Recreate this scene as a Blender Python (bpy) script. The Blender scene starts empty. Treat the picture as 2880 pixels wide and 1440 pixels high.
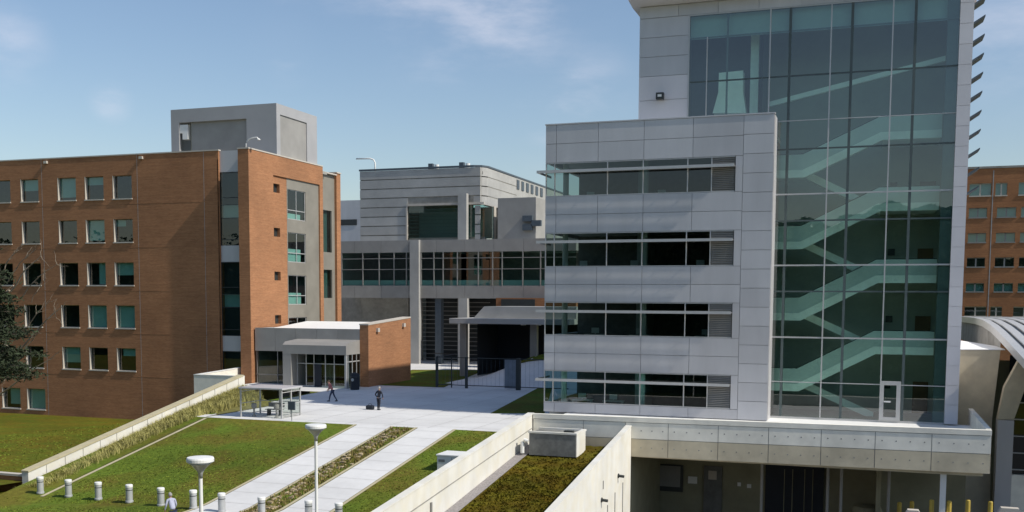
import bpy, math, random
from mathutils import Vector, Matrix
random.seed(7)
S=bpy.context.scene
rad=math.radians
# ------------------------------------------------------------------ camera
CAMH=8.8; FL=2900.0; PX,PY=1440.0,1080.0
_p,_r,_t=rad(4.62),rad(.32),rad(19.2)
def _rz(v): return Vector((v[0]*math.cos(_t)-v[1]*math.sin(_t), v[0]*math.sin(_t)+v[1]*math.cos(_t), v[2]))
_F=Vector((0,math.cos(_p),-math.sin(_p))); _R0=Vector((1,0,0)); _U0=Vector((0,math.sin(_p),math.cos(_p)))
_R=math.cos(_r)*_R0+math.sin(_r)*_U0; _U=-math.sin(_r)*_R0+math.cos(_r)*_U0
_F,_R,_U=_rz(_F),_rz(_R),_rz(_U)
cd=bpy.data.cameras.new('camera'); cam=bpy.data.objects.new('camera',cd); S.collection.objects.link(cam)
M3=Matrix((( _R.x,_U.x,-_F.x),(_R.y,_U.y,-_F.y),(_R.z,_U.z,-_F.z)))
cam.matrix_world=Matrix.Translation((0,0,CAMH))@M3.to_4x4()
cd.sensor_width=36; cd.lens=36*FL/2880; cd.shift_y=(PY-720)/2880; cd.clip_end=5000; cd.clip_start=.5
S.camera=cam
# ------------------------------------------------------------------ sky and sun
SUN_E,SUN_T=rad(44.6),rad(6)
W=bpy.data.worlds.new("World"); S.world=W; W.use_nodes=True
nt=W.node_tree; nt.nodes.clear()
def N(nt,t,**k):
    n=nt.nodes.new(t)
    for a,b in k.items(): setattr(n,a,b)
    return n
out=N(nt,'ShaderNodeOutputWorld'); bg=N(nt,'ShaderNodeBackground'); sky=N(nt,'ShaderNodeTexSky')
sky.sky_type='NISHITA'; sky.sun_disc=False; sky.sun_elevation=SUN_E; sky.sun_rotation=rad(97); sky.air_density=1.25; sky.dust_density=.9; sky.ozone_density=1.6; sky.altitude=50
tc=N(nt,'ShaderNodeTexCoord')
mp=N(nt,'ShaderNodeMapping'); mp.inputs['Scale'].default_value=(3.0,3.0,9.0); mp.inputs['Location'].default_value=(.35,.2,.0)
nz=N(nt,'ShaderNodeTexNoise'); nz.inputs['Scale'].default_value=1.6; nz.inputs['Detail'].default_value=7; nz.inputs['Roughness'].default_value=.58
nt.links.new(tc.outputs['Generated'],mp.inputs['Vector']); nt.links.new(mp.outputs[0],nz.inputs['Vector'])
cr=N(nt,'ShaderNodeMapRange'); cr.inputs[1].default_value=.42; cr.inputs[2].default_value=.72; cr.interpolation_type='SMOOTHSTEP'
nt.links.new(nz.outputs['Fac'],cr.inputs[0])
# cloud banks gathered round a few sky directions
def bank(az,el,w,gain):
    d=N(nt,'ShaderNodeVectorMath',operation='DISTANCE'); d.inputs[1].default_value=(math.sin(az)*math.cos(el),math.cos(az)*math.cos(el),math.sin(el))
    sc=N(nt,'ShaderNodeVectorMath',operation='NORMALIZE'); nt.links.new(tc.outputs['Generated'],sc.inputs[0]); nt.links.new(sc.outputs[0],d.inputs[0])
    m=N(nt,'ShaderNodeMapRange'); m.inputs[1].default_value=w; m.inputs[2].default_value=0; m.inputs[3].default_value=0; m.inputs[4].default_value=gain; m.interpolation_type='SMOOTHSTEP'
    nt.links.new(d.outputs['Value'],m.inputs[0]); return m.outputs[0]
def pixdir(u,v):
    d=_F*FL+_R*(u-PX)-_U*(v-PY); d.normalize(); return math.atan2(d.x,d.y),math.asin(d.z)
banks=[bank(*pixdir(1350,-60),.14,.7),bank(*pixdir(1120,-20),.1,.4),bank(*pixdir(800,105),.05,.55),bank(*pixdir(310,288),.024,.55),bank(*pixdir(1600,300),.08,.5),bank(*pixdir(2860,60),.1,.35),bank(*pixdir(0,120),.05,.4)]
acc=banks[0]
for b in banks[1:]:
    m=N(nt,'ShaderNodeMath',operation='MAXIMUM'); nt.links.new(acc,m.inputs[0]); nt.links.new(b,m.inputs[1]); acc=m.outputs[0]
ad=N(nt,'ShaderNodeMath',operation='MULTIPLY_ADD'); nt.links.new(cr.outputs[0],ad.inputs[0]); ad.inputs[1].default_value=1.1; ad.inputs[2].default_value=.03
mu=N(nt,'ShaderNodeMath',operation='MULTIPLY'); mu.use_clamp=True; nt.links.new(acc,mu.inputs[0]); nt.links.new(ad.outputs[0],mu.inputs[1])
mx=N(nt,'ShaderNodeMix',data_type='RGBA'); mx.inputs['B'].default_value=(6.6,6.6,7.4,1)
tint=N(nt,'ShaderNodeMix',data_type='RGBA',blend_type='MULTIPLY'); tint.inputs['Factor'].default_value=1; tint.inputs['B'].default_value=(.89,.91,.97,1); nt.links.new(sky.outputs[0],tint.inputs['A']); nt.links.new(tint.outputs['Result'],mx.inputs['A']); nt.links.new(mu.outputs[0],mx.inputs['Factor'])
nt.links.new(mx.outputs['Result'],bg.inputs[0]); bg.inputs[1].default_value=.112; nt.links.new(bg.outputs[0],out.inputs[0])
sl=bpy.data.lights.new('sun','SUN'); sl.energy=3.9; sl.angle=rad(.5); sl.color=(1,.94,.84)
so=bpy.data.objects.new('sun',sl); S.collection.objects.link(so)
sdir=Vector((math.cos(SUN_T)*math.cos(SUN_E),-math.sin(SUN_T)*math.cos(SUN_E),math.sin(SUN_E)))
so.rotation_euler=sdir.to_track_quat('Z','Y').to_euler(); so.location=(60,-20,80)
S.view_settings.view_transform='Standard'; S.view_settings.look='None'; S.view_settings.exposure=0.19; S.view_settings.gamma=1
S.render.engine='CYCLES'; S.cycles.max_bounces=7; S.cycles.transparent_max_bounces=24
# ------------------------------------------------------------------ survey helpers (sight lines from the camera station to plan positions)
def ray(u,v): return _F*FL+_R*(u-PX)-_U*(v-PY)
C0=Vector((0,0,CAMH))
def atz(u,v,z): d=ray(u,v); return C0+d*((z-CAMH)/d.z)
def aty(u,v,y): d=ray(u,v); return C0+d*(y/d.y)
def atx(u,v,x): d=ray(u,v); return C0+d*(x/d.x)
# ------------------------------------------------------------------ materials
def mat(name,col,rough=.8,metal=0,var=.12,scale=2.0,stretch=(1,1,1),big=.0,bigscale=.15,bump=0,bumpscale=20,spec=.5,island=0,col2=None,tspan=None):
    m=bpy.data.materials.new(name); m.use_nodes=True; t=m.node_tree; b=t.nodes['Principled BSDF']
    b.inputs['Roughness'].default_value=rough; b.inputs['Metallic'].default_value=metal; b.inputs['Specular IOR Level'].default_value=spec
    g=N(t,'ShaderNodeNewGeometry'); mpp=N(t,'ShaderNodeMapping'); mpp.inputs['Scale'].default_value=stretch
    t.links.new(g.outputs['Position'],mpp.inputs['Vector'])
    n=N(t,'ShaderNodeTexNoise'); n.inputs['Scale'].default_value=scale; n.inputs['Detail'].default_value=6; n.inputs['Roughness'].default_value=.6
    t.links.new(mpp.outputs[0],n.inputs['Vector'])
    mr=N(t,'ShaderNodeMapRange'); mr.inputs[1].default_value=.3; mr.inputs[2].default_value=.7; mr.inputs[3].default_value=1-var; mr.inputs[4].default_value=1+var
    t.links.new(n.outputs['Fac'],mr.inputs[0]); val=mr.outputs[0]
    if big:
        n2=N(t,'ShaderNodeTexNoise'); n2.inputs['Scale'].default_value=bigscale; n2.inputs['Detail'].default_value=4
        t.links.new(g.outputs['Position'],n2.inputs['Vector'])
        m2=N(t,'ShaderNodeMapRange'); m2.inputs[1].default_value=.35; m2.inputs[2].default_value=.65; m2.inputs[3].default_value=1-big; m2.inputs[4].default_value=1+big
        t.links.new(n2.outputs['Fac'],m2.inputs[0]); k=N(t,'ShaderNodeMath',operation='MULTIPLY'); t.links.new(val,k.inputs[0]); t.links.new(m2.outputs[0],k.inputs[1]); val=k.outputs[0]
    if island:
        m3=N(t,'ShaderNodeMapRange'); m3.inputs[3].default_value=1-island; m3.inputs[4].default_value=1+island
        t.links.new(g.outputs['Random Per Island'],m3.inputs[0]); k=N(t,'ShaderNodeMath',operation='MULTIPLY'); t.links.new(val,k.inputs[0]); t.links.new(m3.outputs[0],k.inputs[1]); val=k.outputs[0]
    src=None
    if col2:
        mc=N(t,'ShaderNodeMix',data_type='RGBA'); mc.inputs['A'].default_value=(*col,1); mc.inputs['B'].default_value=(*col2,1)
        n3=N(t,'ShaderNodeTexNoise'); n3.inputs['Scale'].default_value=bigscale*3; n3.inputs['Detail'].default_value=5
        t.links.new(g.outputs['Position'],n3.inputs['Vector']); m4=N(t,'ShaderNodeMapRange'); m4.inputs[1].default_value=.4; m4.inputs[2].default_value=.62
        t.links.new(n3.outputs['Fac'],m4.inputs[0]); t.links.new(m4.outputs[0],mc.inputs['Factor']); src=mc.outputs['Result']
    vm=N(t,'ShaderNodeVectorMath',operation='SCALE')
    if src: t.links.new(src,vm.inputs[0])
    else: vm.inputs[0].default_value=col
    t.links.new(val,vm.inputs['Scale']); t.links.new(vm.outputs[0],b.inputs['Base Color'])
    if bump:
        n4=N(t,'ShaderNodeTexNoise'); n4.inputs['Scale'].default_value=bumpscale; n4.inputs['Detail'].default_value=4; t.links.new(g.outputs['Position'],n4.inputs['Vector'])
        bp=N(t,'ShaderNodeBump'); bp.inputs['Strength'].default_value=bump; bp.inputs['Distance'].default_value=.05
        t.links.new(n4.outputs['Fac'],bp.inputs['Height']); t.links.new(bp.outputs[0],b.inputs['Normal'])
    return m
def brick(name,col,col2):
    m=mat(name,col,.9,var=.15,scale=1.5,stretch=(.35,.35,5),big=.10,bigscale=.25,bump=.2,bumpscale=9)
    t=m.node_tree; g=N(t,'ShaderNodeNewGeometry'); sp=N(t,'ShaderNodeSeparateXYZ'); t.links.new(g.outputs['Position'],sp.inputs[0])
    a=N(t,'ShaderNodeMath',operation='ADD'); t.links.new(sp.outputs[0],a.inputs[0]); t.links.new(sp.outputs[1],a.inputs[1])
    cb=N(t,'ShaderNodeCombineXYZ'); t.links.new(a.outputs[0],cb.inputs[0]); t.links.new(sp.outputs[2],cb.inputs[1])
    bt=N(t,'ShaderNodeTexBrick'); bt.inputs['Scale'].default_value=1; bt.inputs['Brick Width'].default_value=.3; bt.inputs['Row Height'].default_value=.1; bt.inputs['Mortar Size'].default_value=.008
    bt.inputs['Color1'].default_value=(*col,1); bt.inputs['Color2'].default_value=(*col2,1); bt.inputs['Mortar'].default_value=(col[0]*.9,col[1]*1.15,col[2]*1.3,1); t.links.new(cb.outputs[0],bt.inputs['Vector'])
    for n in t.nodes:
        if n.type=='VECT_MATH' and n.operation=='SCALE': t.links.new(bt.outputs['Color'],n.inputs[0])
    return m
def glass(name,tint,f0=.08,rough=.0,bow=0):
    """single pane: tinted see-through glass with an even mirror share on both faces (Schlick)"""
    m=bpy.data.materials.new(name); m.use_nodes=True; t=m.node_tree; t.nodes.clear()
    o=N(t,'ShaderNodeOutputMaterial'); tr=N(t,'ShaderNodeBsdfTransparent'); gl=N(t,'ShaderNodeBsdfGlossy'); mi=N(t,'ShaderNodeMixShader')
    tr.inputs[0].default_value=(*tint,1); gl.inputs['Roughness'].default_value=rough; gl.inputs['Color'].default_value=(1,1,1,1)
    g=N(t,'ShaderNodeNewGeometry'); d=N(t,'ShaderNodeVectorMath',operation='DOT_PRODUCT'); t.links.new(g.outputs['Normal'],d.inputs[0]); t.links.new(g.outputs['Incoming'],d.inputs[1])
    a=N(t,'ShaderNodeMath',operation='ABSOLUTE'); t.links.new(d.outputs['Value'],a.inputs[0]); b=N(t,'ShaderNodeMath',operation='SUBTRACT'); b.inputs[0].default_value=1; t.links.new(a.outputs[0],b.inputs[1])
    c=N(t,'ShaderNodeMath',operation='POWER'); c.inputs[1].default_value=5; t.links.new(b.outputs[0],c.inputs[0]); e=N(t,'ShaderNodeMath',operation='MULTIPLY_ADD'); e.inputs[1].default_value=1-f0; e.inputs[2].default_value=f0; t.links.new(c.outputs[0],e.inputs[0])
    t.links.new(e.outputs[0],mi.inputs[0]); t.links.new(tr.outputs[0],mi.inputs[1]); t.links.new(gl.outputs[0],mi.inputs[2]); t.links.new(mi.outputs[0],o.inputs[0])
    if bow:
        n=N(t,'ShaderNodeTexNoise'); n.inputs['Scale'].default_value=.5; n.inputs['Detail'].default_value=1; t.links.new(g.outputs['Position'],n.inputs['Vector'])
        bp=N(t,'ShaderNodeBump'); bp.inputs['Strength'].default_value=bow; bp.inputs['Distance'].default_value=.05; t.links.new(n.outputs['Fac'],bp.inputs['Height']); t.links.new(bp.outputs[0],gl.inputs['Normal'])
    return m
M={}
M['brick']=brick('red_brick',(.355,.162,.074),(.295,.126,.054))
M['brick_r']=brick('orange_brick',(.34,.145,.06),(.28,.115,.05))
M['stone']=mat('cast_stone',(.50,.46,.40),.8,var=.06)
M['panel']=mat('grey_metal_panel',(.52,.515,.525),.42,metal=.2,var=.06,scale=.5,stretch=(1.5,1.5,.3),island=.06,big=.06,bigscale=.12)
M['joint2']=mat('blue_grey_panel',(.22,.24,.28),.7)
M['bay']=mat('weathered_bay_panel',(.235,.22,.185),.6,metal=.1,var=.08,scale=.6,big=.08)
M['panel_ph']=mat('penthouse_panel',(.37,.37,.375),.6,metal=.1,var=.05,scale=.5,big=.05)
M['panel_lite']=mat('pale_metal_and_sunlit_panel',(.66,.64,.66),.5,metal=.1,var=.05,scale=.5,island=.03)  # pale pier and overhang finish; also the sunlight painted on the lower tower wall
M['panel_c']=mat('stone_grey_panel',(.40,.395,.375),.6,metal=.1,var=.07,scale=.6,island=.05,big=.07)
M['panel_warm']=mat('warm_grey_panel',(.31,.30,.28),.6,metal=.1,var=.07,scale=.6,island=.05,big=.07)
M['joint']=mat('dark_joint',(.34,.34,.345),.8)
M['alu']=mat('aluminium',(.50,.50,.49),.4,metal=.3,var=.05)
M['louvre']=mat('louvre_grey',(.25,.245,.23),.6,var=.06)
M['steel']=mat('painted_steel',(.075,.10,.10),.5,var=.1)
M['dark']=mat('dark_metal',(.03,.035,.035),.5,var=.1)
M['slat']=mat('sunshade_blade',(.07,.09,.11),.5,var=.1)
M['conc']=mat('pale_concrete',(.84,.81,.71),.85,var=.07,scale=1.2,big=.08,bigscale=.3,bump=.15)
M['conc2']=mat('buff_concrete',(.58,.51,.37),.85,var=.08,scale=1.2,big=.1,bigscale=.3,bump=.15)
M['concw']=mat('white_concrete',(.67,.66,.61),.85,var=.05,scale=.8,stretch=(1,1,.25),big=.06,bigscale=.4,col2=(.66,.635,.55))
M['concg']=mat('weathered_concrete',(.30,.29,.26),.9,var=.15,scale=1.5,big=.15,bigscale=.4)
M['concd']=mat('stained_concrete',(.19,.19,.175),.9,var=.25,scale=2.5,big=.15,bigscale=.6)
M['pave']=mat('concrete_paving',(.62,.615,.60),.85,var=.04,scale=2.5,big=.07,bigscale=.2)
M['edge']=mat('paving_edge',(.44,.39,.25),.9,var=.1)
M['roofw']=mat('white_roof_membrane',(.74,.74,.72),.8,var=.04,scale=1)
M['lawn']=mat('lawn_grass',(.098,.142,.017),.95,spec=.1,var=.3,scale=3.5,big=.2,bigscale=.1,col2=(.118,.108,.018),bump=.5,bumpscale=14)
M['lawn_dry']=mat('dry_lawn',(.115,.098,.010),.95,spec=.1,var=.3,scale=3.0,big=.15,bigscale=.12,col2=(.09,.105,.010),bump=.5,bumpscale=14)
M['sedum']=mat('sedum_roof',(.085,.062,.006),.95,spec=.1,var=.4,scale=2.2,big=.25,bigscale=.25,col2=(.095,.085,.008),bump=.8,bumpscale=7)
M['soil']=mat('bare_soil',(.16,.12,.07),.95,var=.2)
M['gravel']=mat('grey_gravel',(.26,.24,.235),.95,var=.35,scale=9)
M['rock']=mat('buff_rubble',(.40,.32,.20),.9,var=.2,island=.25)
M['asphalt']=mat('asphalt',(.05,.05,.05),.9,var=.15)
M['glass']=glass('window_glass',(.42,.64,.60),.09)
M['glass_t']=glass('curtain_glass',(.72,.92,.84),.13,bow=.08)
M['glass_c']=glass('clear_glass',(.82,.86,.82),.05)
M['glass_d']=glass('dark_glass',(.34,.44,.41),.07)
M['blind']=mat('window_blind',(.55,.62,.60),.9,var=.05)
M['room']=mat('room_surface',(.16,.16,.15),.9,var=.2)
M['ceil']=mat('ceiling_white',(.55,.55,.52),.9)
M['stairw']=mat('stair_white',(.82,.84,.78),.7,var=.05)
M['stairwall']=mat('stairwell_wall',(.37,.38,.33),.8,var=.08,scale=.5)
M['wood']=mat('brown_door',(.14,.07,.025),.6)
M['white']=mat('white_paint',(.75,.75,.72),.5,var=.03)
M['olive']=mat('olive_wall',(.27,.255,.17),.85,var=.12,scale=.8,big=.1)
M['yellow']=mat('yellow_paint',(.50,.36,.06),.6,var=.1)
M['bollard']=mat('bollard_steel',(.48,.49,.49),.45,metal=.3,var=.08)
M['grassblade']=mat('ornamental_grass_blades',(.36,.33,.11),.9,var=.3,scale=1.5,island=.25)
M['frost2']=mat('spandrel_tint',(.30,.38,.38),.6,var=.04)
M['lawnblade']=mat('lawn_blades',(.135,.175,.025),.95,spec=.1,var=.3,scale=.6,island=.25)
M['dryblade']=mat('dry_grass_blades',(.20,.16,.06),.95,spec=.1,var=.3,island=.4)
M['needle']=mat('conifer_needles',(.024,.036,.014),.9,var=.3,scale=2,island=.5)
M['bark']=mat('grey_bark',(.13,.10,.08),.95,var=.2)
M['barepale']=mat('pale_dead_twigs',(.24,.20,.15),.95,var=.2)
M['skin']=mat('skin',(.42,.24,.17),.7,var=.03)
M['hairg']=mat('grey_hair',(.30,.29,.28),.9)
M['haird']=mat('dark_hair',(.05,.03,.02),.9)
M['pink']=mat('faded_red_shirt',(.33,.13,.13),.9,var=.2,scale=6)
M['navy']=mat('navy_trousers',(.03,.045,.085),.9)
M['black']=mat('black_cloth',(.018,.02,.03),.9)
M['bluesh']=mat('pale_blue_shirt',(.38,.40,.50),.9)
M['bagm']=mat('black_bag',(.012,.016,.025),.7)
# ------------------------------------------------------------------ mesh building
COL=S.collection
class MB:
    def __init__(s): s.v=[]; s.f=[]
    def add(s,vs,fs):
        n=len(s.v); s.v+= [tuple(v) for v in vs]; s.f+=[tuple(i+n for i in f) for f in fs]; return s
    def box(s,x0,x1,y0,y1,z0,z1):
        if x0>x1:x0,x1=x1,x0
        if y0>y1:y0,y1=y1,y0
        if z0>z1:z0,z1=z1,z0
        return s.add([(x0,y0,z0),(x1,y0,z0),(x1,y1,z0),(x0,y1,z0),(x0,y0,z1),(x1,y0,z1),(x1,y1,z1),(x0,y1,z1)],
            [(3,2,1,0),(4,5,6,7),(0,1,5,4),(1,2,6,5),(2,3,7,6),(3,0,4,7)])
    def quad(s,*p): return s.add(p,[tuple(range(len(p)))])
    def prism(s,poly,off):
        n=len(poly); o=Vector(off); a=[Vector(p) for p in poly]; b=[p+o for p in a]
        return s.add(a+b,[tuple(range(n))[::-1],tuple(range(n,2*n))]+[(i,(i+1)%n,(i+1)%n+n,i+n) for i in range(n)])
    def tube(s,pts,r,n=10,cap=True):
        pts=[Vector(p) for p in pts]; rs=r if isinstance(r,(list,tuple)) else [r]*len(pts); rings=[]
        for i,p in enumerate(pts):
            d=(pts[min(i+1,len(pts)-1)]-pts[max(i-1,0)]).normalized()
            a=Vector((0,0,1)) if abs(d.z)<.95 else Vector((1,0,0)); x=d.cross(a).normalized(); y=d.cross(x).normalized()
            rings.append([p+(x*math.cos(2*math.pi*k/n)+y*math.sin(2*math.pi*k/n))*rs[i] for k in range(n)])
        vs=[v for q in rings for v in q]; fs=[(i*n+k,i*n+(k+1)%n,(i+1)*n+(k+1)%n,(i+1)*n+k) for i in range(len(pts)-1) for k in range(n)]
        if cap: fs+=[tuple(range(n))[::-1],tuple(range((len(pts)-1)*n,len(pts)*n))]
        return s.add(vs,fs)
    def lathe(s,prof,c=(0,0,0),n=24):
        return s.tube([(c[0],c[1],c[2]+z) for r,z in prof],[r for r,z in prof],n) if 0 else s._lathe(prof,c,n)
    def _lathe(s,prof,c,n):
        vs=[(c[0]+r*math.cos(2*math.pi*k/n),c[1]+r*math.sin(2*math.pi*k/n),c[2]+z) for r,z in prof for k in range(n)]
        L=len(prof); fs=[(i*n+k,i*n+(k+1)%n,(i+1)*n+(k+1)%n,(i+1)*n+k) for i in range(L-1) for k in range(n)]
        fs+=[tuple(range(n))[::-1],tuple(range((L-1)*n,L*n))]
        return s.add(vs,fs)
    def build(s,name,m,parent=None,local=False,smooth=False,bevel=0):
        me=bpy.data.meshes.new(name)
        off=Vector((0,0,0))
        if parent is not None and not local:
            q=parent
            while q is not None: off+=q.location; q=q.parent
        me.from_pydata([(v[0]-off.x,v[1]-off.y,v[2]-off.z) for v in s.v],[],s.f); me.update()
        if isinstance(m,str): m=M[m]
        me.materials.append(m)
        if smooth:
            for p in me.polygons: p.use_smooth=True
        o=bpy.data.objects.new(name,me); COL.objects.link(o)
        if parent is not None: o.parent=parent
        if bevel:
            b=o.modifiers.new('bevel','BEVEL'); b.width=bevel; b.segments=2; b.limit_method='ANGLE'
        return o
def tag(o,label=None,cat=None,group=None,kind=None):
    if label:o['label']=label
    if cat:o['category']=cat
    if group:o['group']=group
    if kind:o['kind']=kind
    return o
def empty(name,loc,label,cat,group=None,rz=0):
    o=bpy.data.objects.new(name,None); COL.objects.link(o); o.location=loc; o.rotation_euler=(0,0,rz); o.empty_display_size=.3
    return tag(o,label,cat,group)
def struct(o): o['kind']='structure'; return o
def copy_tree(o,parent=None):
    c=o.copy(); COL.objects.link(c); c.parent=parent
    for ch in list(o.children): copy_tree(ch,c)
    return c
def wall_y(mb,x0,x1,z0,z1,y,holes,depth=.3):
    """wall face looking to -Y with rectangular holes (hx0,hx1,hz0,hz1) and reveals going back by depth"""
    xs=sorted(set([x0,x1]+[h[0] for h in holes]+[h[1] for h in holes])); zs=sorted(set([z0,z1]+[h[2] for h in holes]+[h[3] for h in holes]))
    for a,b in zip(xs,xs[1:]):
        for c,d in zip(zs,zs[1:]):
            mxx,mz=(a+b)/2,(c+d)/2
            if any(h[0]<mxx<h[1] and h[2]<mz<h[3] for h in holes): continue
            mb.quad((a,y,c),(b,y,c),(b,y,d),(a,y,d))
    for h in holes:
        a,b,c,d=h; e=y+depth
        mb.quad((a,y,c),(a,y,d),(a,e,d),(a,e,c)); mb.quad((b,y,c),(b,e,c),(b,e,d),(b,y,d)); mb.quad((a,y,c),(a,e,c),(b,e,c),(b,y,c)); mb.quad((a,y,d),(b,y,d),(b,e,d),(a,e,d))
    return mb
def wall_x(mb,y0,y1,z0,z1,x,holes,depth=.3):
    """wall face looking to +X"""
    n=len(mb.v); t=MB(); wall_y(t,y0,y1,z0,z1,0,holes,depth)
    mb.add([(x-v[1],v[0],v[2]) for v in t.v],t.f); return mb
# ================================================================== SETTING: ground
YE=64.8
def slope(X):
    if X>=-34: return .14
    if X<=-46.3: return .185
    return .14+(-34-X)/12.3*.045
def gz(X,Y):
    if Y>=YE: return 0.0
    if Y<=47: return -(YE-47)*slope(X)-(47-Y)*.02
    return -(YE-Y)*slope(X)
def hit(u,v,dz=0):
    d=ray(u,v); lo,hi=20.,200.
    for _ in range(60):
        m=(lo+hi)/2; p=C0+d*(m/d.y)
        if p.z>gz(p.x,p.y)+dz: lo=m
        else: hi=m
    return C0+d*(lo/d.y)
def sheet(name,x0,x1,y0,y1,m,dz=0,nx=12,ny=14,fn=None,wob=0):
    mb=MB(); fn=fn or gz
    vs=[(x0+(x1-x0)*i/nx,y0+(y1-y0)*j/ny) for j in range(ny+1) for i in range(nx+1)]
    mb.add([(x,y,fn(x,y)+dz+(random.uniform(-wob,wob) if wob else 0)) for x,y in vs],[(j*(nx+1)+i,j*(nx+1)+i+1,(j+1)*(nx+1)+i+1,(j+1)*(nx+1)+i) for j in range(ny) for i in range(nx)])
    return mb.build(name,m)
# far ground
g=MB(); g.add([(-1500,-300,-10.5),(1500,-300,-10.5),(1500,3000,-10.5),(-1500,3000,-10.5)],[(0,1,2,3)]); struct(g.build('ground','lawn_dry'))
# sloping lawns between the planter wall and the terrace wall
struct(sheet('lawn_slope',-49.6,-22.3,30,YE,'lawn',0,24,30))
g=MB()
for x0,x1 in ((-34.1,-31.5),(-29.4,-26.8)):
    for j in range(30):
        a=30+(YE-.02-30)*j/30; b=30+(YE-.02-30)*(j+1)/30
        g.add([(x0,a,gz(x0,a)+.02),(x1,a,gz(x1,a)+.02),(x1,b,gz(x1,b)+.02),(x0,b,gz(x0,b)+.02)],[(0,1,2,3)])
struct(g.build('path','pave'))
g=MB()
for x in (-34.25,-31.35,-29.4-.15,-26.65):
    for j in range(30):
        a=30+(YE-.02-30)*j/30; b=30+(YE-.02-30)*(j+1)/30
        g.box(x-.07,x+.07,a,b,-9,-9) if 0 else g.add([(x-.1,a,gz(x,a)+.03),(x+.1,a,gz(x,a)+.03),(x+.1,b,gz(x,b)+.03),(x-.1,b,gz(x,b)+.03)],[(0,1,2,3)])
struct(g.build('path_edging','edge'))
g=MB()
for j in range(24):
    a=48.3+(YE-.3-48.3)*j/24; b=48.3+(YE-.3-48.3)*(j+1)/24
    g.add([(-46.70,a,gz(-46.6,a)+.03),(-46.45,a,gz(-46.4,a)+.03),(-46.45,b,gz(-46.4,b)+.03),(-46.70,b,gz(-46.6,b)+.03)],[(0,1,2,3)])
struct(g.build('lawn_edging','edge'))
# plaza
g=MB(); g.add([(-49.6,YE,0),(-22.3,YE,0),(-22.3,175,0),(-49.6,175,0)],[(0,1,2,3)]); g.add([(-61.3,87,0),(-49.6,87,0),(-49.6,175,0),(-61.3,175,0)],[(0,1,2,3)]); g.add([(-130,112,0),(-61.3,112,0),(-61.3,175,0),(-130,175,0)],[(0,1,2,3)])
struct(g.build('plaza','pave'))
# scored joints in the paving
g=MB()
for k in range(14): 
    y=YE+1.2+k*3.2; g.add([(-49.5,y,.004),(-24,y,.004),(-24,y+.035,.004),(-49.5,y+.035,.004)],[(0,1,2,3)])
for k in range(8):
    x=-48+k*3.2; g.add([(x,YE+.1,.008),(x+.035,YE+.1,.008),(x+.035,112,.008),(x,112,.008)],[(0,1,2,3)])
struct(g.build('plaza_joint',mat('score_line',(.34,.34,.33),.9)))
def patch(name,pix,m='lawn',dz=.02,z=0):
    g=MB(); g.quad(*[tuple(atz(u,v,z)+Vector((0,0,dz))) for u,v in pix]); return struct(g.build(name,m))
patch('lawn_patch',[(1043,1083),(1248,1090),(1364,1041),(1159,1040)])
patch('lawn_patch',[(1379,1163),(1531,1163),(1560,1070),(1531,1082)])
g=MB(); g.quad((-49.6,66.5,.024),(-47.4,66.5,.024),(-49.0,80,.024),(-49.6,86,.024)); struct(g.build('lawn_patch','lawn'))
# grass between planter wall and curb at top of the slope, left court behind the planter wall
def lz(X,Y): return -2.75-(Y-50)*.043 if Y<94 else -4.64
struct(sheet('lawn_left',-160,-50.4,30,94,'lawn_dry',0,20,20,lz))
struct(sheet('lawn_front',-160,-49.6,20,50,'lawn_dry',0,20,8,lambda X,Y:-3.33-(47-min(Y,47))*.02,.0))
def sm(t): t=max(0,min(1,t)); return t*t*(3-2*t)
cy=lambda x,y: .012+2.9*sm((y-99)/12)*sm((x+43)/9)
struct(sheet('courtyard_paving',-43,-16,99,131,'pave',0,18,20,cy))
struct(sheet('courtyard_lawn',-37.5,-16,107.5,122,'lawn',.03,14,10,cy))
# rubble in the strip between the paths
g=MB()
for k in range(230):
    x=random.triangular(-31.2,-29.7,-30.9); y=random.uniform(42,64.2); r=random.uniform(.05,.16); z=gz(x,y)
    vs=[Vector((random.uniform(.6,1)*r*sx,random.uniform(.6,1)*r*sy,random.uniform(.3,.6)*r*sz+.02)) for sx in(-1,1) for sy in(-1,1) for sz in(-1,1)]
    g.add([(x+v.x,y+v.y,z+v.z) for v in vs],[(0,1,3,2),(4,6,7,5),(0,4,5,1),(2,3,7,6),(0,2,6,4),(1,5,7,3)])
tag(g.build('rubble','rock'),'buff stones and rubble scattered in the grass strip between the two paths','rubble',kind='stuff')
random.seed(77); g=MB()
for k in range(2600):
    x=random.uniform(-31.25,-29.65); y=random.uniform(42,64.4); z=gz(x,y); a=random.uniform(0,6.28); h=random.uniform(.06,.22); r_=random.uniform(.02,.07)
    g.add([(x-r_*math.cos(a),y-r_*math.sin(a),z),(x+r_*math.cos(a),y+r_*math.sin(a),z),(x+random.uniform(-.08,.08),y+random.uniform(-.08,.08),z+h)],[(0,1,2)])
tag(g.build('dry_grass','dryblade'),'dry brownish grass growing between the stones of the strip','grass',kind='stuff')
g=MB()
for x0,x1 in ((-34.1,-31.5),(-29.4,-26.8)):
    for k in range(20): y=64-k*1.8; g.add([(x0,y,gz(x0,y)+.026),(x1,y,gz(x1,y)+.026),(x1,y+.03,gz(x1,y+.03)+.026),(x0,y+.03,gz(x0,y+.03)+.026)],[(0,1,2,3)])
struct(g.build('path_joint',mat('path_score',(.40,.39,.37),.9)))
random.seed(5); g=MB()
def tuft(x,y,z,sc):
    a=random.uniform(0,6.28); r_=random.uniform(.03,.08)*sc; h=random.uniform(.015,.045)*sc
    g.add([(x-r_*math.cos(a),y-r_*math.sin(a),z-.01),(x+r_*math.cos(a),y+r_*math.sin(a),z-.01),(x+random.uniform(-.04,.04),y+random.uniform(-.04,.04),z+h)],[(0,1,2)])
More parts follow.
